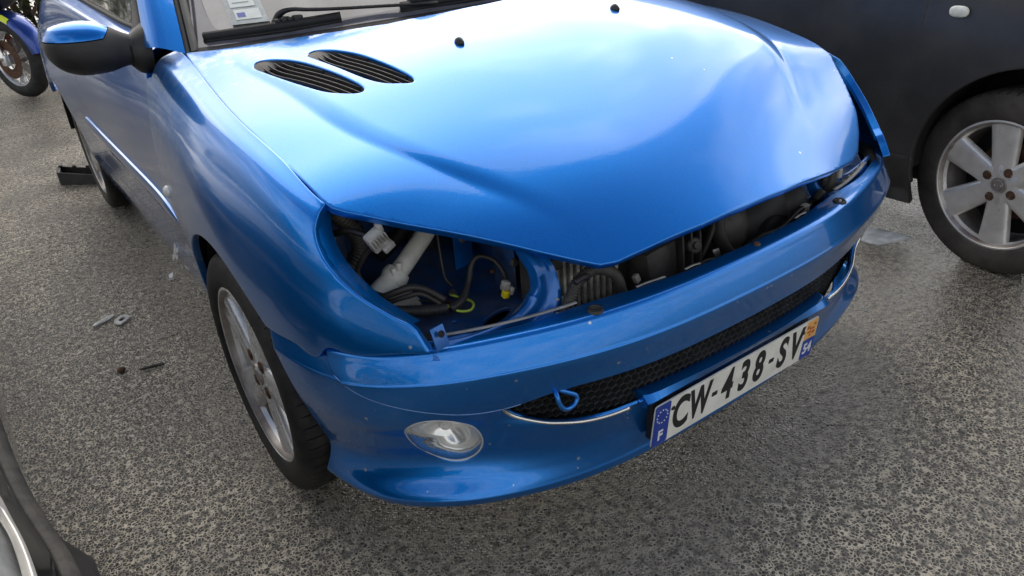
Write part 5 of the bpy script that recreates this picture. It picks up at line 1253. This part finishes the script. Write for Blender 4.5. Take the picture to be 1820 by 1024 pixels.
# mudguard
V=[];F=[]; ts=np.linspace(R(8),R(165),40)
for t in ts:
    for b,dr in ((-.085,-.03),(-.082,.0),(-.05,.022),(0,.030),(.05,.022),(.082,.0),(.085,-.03)):
        r_=.335+dr; V.append((r_*math.cos(t),b*(1-.35*max(0,(R(50)-t))),.315+r_*math.sin(t)))
for i in range(39):
    for j in range(6): F.append((i*7+j,i*7+j+1,(i+1)*7+j+1,(i+1)*7+j))
mg=mesh_obj('mudguard',V,F,paint('motorcycle_blue',(.012,.05,.26),chips=.1,dust=.05),MO,inv=False)
V=[];F=[]; ts=np.linspace(R(60),R(120),16)
for t in ts:
    for b,dr in ((-.0865,-.026),(-.084,.002),(-.068,.016)): V.append(((.3365+dr)*math.cos(t),b*1.01,.315+(.3365+dr)*math.sin(t)))
for i in range(15):
    for j in range(2): F.append((i*3+j,i*3+j+1,(i+1)*3+j+1,(i+1)*3+j))
mesh_obj('yellow_flash',V,F,mat('fluorescent_yellow',(.75,.85,.03),rough=.4,var=.1,var_scale=20),mg,inv=False)
def blob(n_,c,s,m_,par=MO,e=.8):
    bm=bmesh.new(); bmesh.ops.create_uvsphere(bm,u_segments=28,v_segments=18,radius=1)
    for v in bm.verts: v.co=Vector(tuple(c[i]+s[i]*math.copysign(abs(v.co[i])**e,v.co[i]) for i in range(3)))
    o=bm_obj(n_,bm,m_,None,smooth=True); o.parent=par; return o
blob('fairing',(-.18,0,.86),(.30,.22,.20),M_PLAS); blob('fuel_tank',(-.62,0,.90),(.30,.17,.15),paint('motorcycle_blue',(0,0,0))); blob('engine',(-.62,0,.50),(.30,.21,.22),M_STEEL); blob('saddle',(-1.12,0,.84),(.38,.16,.09),M_RUBBER)
mtube('handlebar',[(-.26,-.38,1.02),(-.25,-.2,1.04),(-.22,0,1.02),(-.25,.2,1.04),(-.26,.38,1.02)],.016,M_PLAS,n=30,sides=10)
bw=copy_tree(MW,MO,(-1.42,0,.315))
# ------------------------------------------------------------------ shrubs behind
rnd=random.Random(5)
def leaf_mat(n_,c): return mat(n_,c,rough=.5,var=.35,var_scale=3)
LM=[leaf_mat('green_leaf',(.055,.075,.025)),leaf_mat('brown_leaf',(.10,.07,.04)),leaf_mat('red_leaf',(.22,.035,.03))]
def shrub(x,y,h,rad,lab,red):
    o=empty('shrub',lab,'shrub',(x,y,0),'shrubs behind the parked cars')
    for mi,cnt in ((0,4200),(1,2600),(2,red)):
        n=cnt; V=np.zeros((n*4,3)); F=[]
        for k in range(n):
            t=rnd.uniform(0,2*math.pi); z=h*(rnd.random()**.9); r_=rad*math.sqrt(rnd.random())*(1-.45*(z/h)**2); 
            c=Vector((x+r_*math.cos(t),y+.55*r_*math.sin(t),z+.02)); q=Matrix.Rotation(rnd.uniform(0,6.28),3,'Z')@Matrix.Rotation(rnd.uniform(-1.3,1.3),3,'X'); l_=rnd.uniform(.03,.075)
            for j,pt in enumerate(((0,-l_,0),(l_*.48,0,.008),(0,l_,0),(-l_*.48,0,.008))): V[k*4+j]=c+q@Vector(pt)
            F.append((k*4,k*4+1,k*4+2,k*4+3))
        mesh_obj('foliage',V,F,LM[mi],o,smooth=False)
    for k in range(11):
        t=rnd.uniform(0,6.28); tube('stem',[(x,y,0),(x+.3*rad*math.cos(t),y+.15*rad*math.sin(t),h*.5),(x+.7*rad*math.cos(t),y+.35*rad*math.sin(t),h*.95)],[.02,.013,.005],mat('bark',(.09,.07,.05),rough=.8,var=.3,var_scale=30),o,n=10,sides=6)
for x,lab,red in ((-2.3,'tall leafy shrub behind the motorcycle, leftmost in the row',120),(-.35,'tall brownish shrub with red leaves between motorcycle and blue car',900),(1.6,'tall leafy shrub behind the blue car roof',150)): shrub(x,8.9,2.5,1.15,lab,red)
# ------------------------------------------------------------------ debris on the asphalt
def tray():
    P=np.array([(-.885,3.93),(-.56,3.66),(-.60,3.52),(-.905,3.80)])
    bm=bmesh.new(); c=P.mean(0)
    top=[];inn=[];bot=[];fl_=[]
    for p in P:
        q=c+(p-c)*.90; hgt=.075 if p[0]<-.7 else .04
        bot.append(bm.verts.new((p[0],p[1],.004))); top.append(bm.verts.new((p[0],p[1],hgt))); inn.append(bm.verts.new((q[0],q[1],hgt))); fl_.append(bm.verts.new((q[0],q[1],hgt-.04)))
    for i in range(4):
        j=(i+1)%4; bm.faces.new((bot[i],bot[j],top[j],top[i])); bm.faces.new((top[i],top[j],inn[j],inn[i])); bm.faces.new((inn[i],inn[j],fl_[j],fl_[i]))
    bm.faces.new(fl_); bm.faces.new(bot[::-1])
    bmesh.ops.recalc_face_normals(bm,faces=bm.faces)
    o=bm_obj('plastic_tray',bm,M_PLAS,None,bevel=.004); tag(o,'black open plastic tray lying on the asphalt behind the rear wheel','debris')
    for k in range(3): box('tray_clip',(-.87+.06*k,3.90-.05*k,.078-.004*k),(.02,.012,.014),M_PLAS,o,rot=(0,0,R(-40)),bevel=.003)
    lathe('tray_boss',[(.001,.012),(.010,.012),(.014,0)],(-.74,3.655,.045),(-.3,-1,.3),M_PLAS,o,seg=16)
tray()
def shard(name,P,th,m_,label,cat='debris',group=None,z0=.004,bend=.0):
    bm=bmesh.new(); n=len(P); lo=[bm.verts.new((x,y,z0)) for x,y in P]; up_=[bm.verts.new((x,y,z0+th+bend*(k%3))) for k,(x,y) in enumerate(P)]
    bm.faces.new(up_); bm.faces.new(lo[::-1])
    for i in range(n): bm.faces.new((lo[i],lo[(i+1)%n],up_[(i+1)%n],up_[i]))
    bmesh.ops.recalc_face_normals(bm,faces=bm.faces)
    return tag(bm_obj(name,bm,m_,None,bevel=min(.001,th*.3),seg=1),label,cat,group)
shard('plastic_shard',[(-1.058,1.934),(-1.044,1.927),(-1.030,1.932),(-1.004,1.942),(-.976,1.962),(-.980,1.972),(-1.003,1.978),(-1.012,1.968),(-1.034,1.950),(-1.046,1.953)],.003,M_DEBRIS,'long pale grey plastic sliver on the asphalt beside the slotted piece',bend=.002)
bm=bmesh.new(); po=[(-.992,1.903),(-.984,1.884),(-.972,1.876),(-.952,1.890),(-.935,1.908),(-.940,1.932),(-.950,1.941),(-.970,1.938),(-.984,1.922)]; pi_=[(-.962+(x+.962)*.42,1.908+(y-1.908)*.42) for x,y in po]; nn_=len(po)
L0=[[bm.verts.new((x,y,z)) for x,y in q] for q,z in ((po,.004),(po,.009),(pi_,.010),(pi_,.004))]
for r_ in range(4):
    for i in range(nn_): bm.faces.new((L0[r_][i],L0[r_][(i+1)%nn_],L0[(r_+1)%4][(i+1)%nn_],L0[(r_+1)%4][i]))
bmesh.ops.recalc_face_normals(bm,faces=bm.faces); tag(bm_obj('plastic_piece',bm,M_DEBRIS,None),'flat pale grey plastic piece with a slot, next to the long sliver','debris')
shard('dark_stick',[(-.990,1.520),(-.986,1.511),(-.950,1.500),(-.921,1.494),(-.919,1.503),(-.952,1.512)],.006,M_DUSTY,'dark grey plastic strip on the asphalt left of the front wheel',bend=.001)
bm=bmesh.new(); bmesh.ops.create_icosphere(bm,subdivisions=2,radius=1)
for v in bm.verts: v.co=Vector((-1.035+v.co.x*.013,1.555+v.co.y*.012,.008+v.co.z*.009))*1.0+Vector((rnd.uniform(-.001,.001),rnd.uniform(-.001,.001),0))
tag(bm_obj('pebble',bm,M_RUST,None,smooth=True),'small dark brown pebble left of the dark plastic strip','stone')
shard('plastic_chip',[(-.748,2.125),(-.735,2.115),(-.725,2.15),(-.742,2.16)],.008,M_PWH,'tiny white chip on the asphalt near the sill',bend=.006)
sh_=shard('metal_sheet',[(1.335,.620),(1.345,.490),(1.480,.440),(1.475,.590)],.003,M_CHALK,'scuffed pale metal sheet on the asphalt between the two cars',bend=.004)
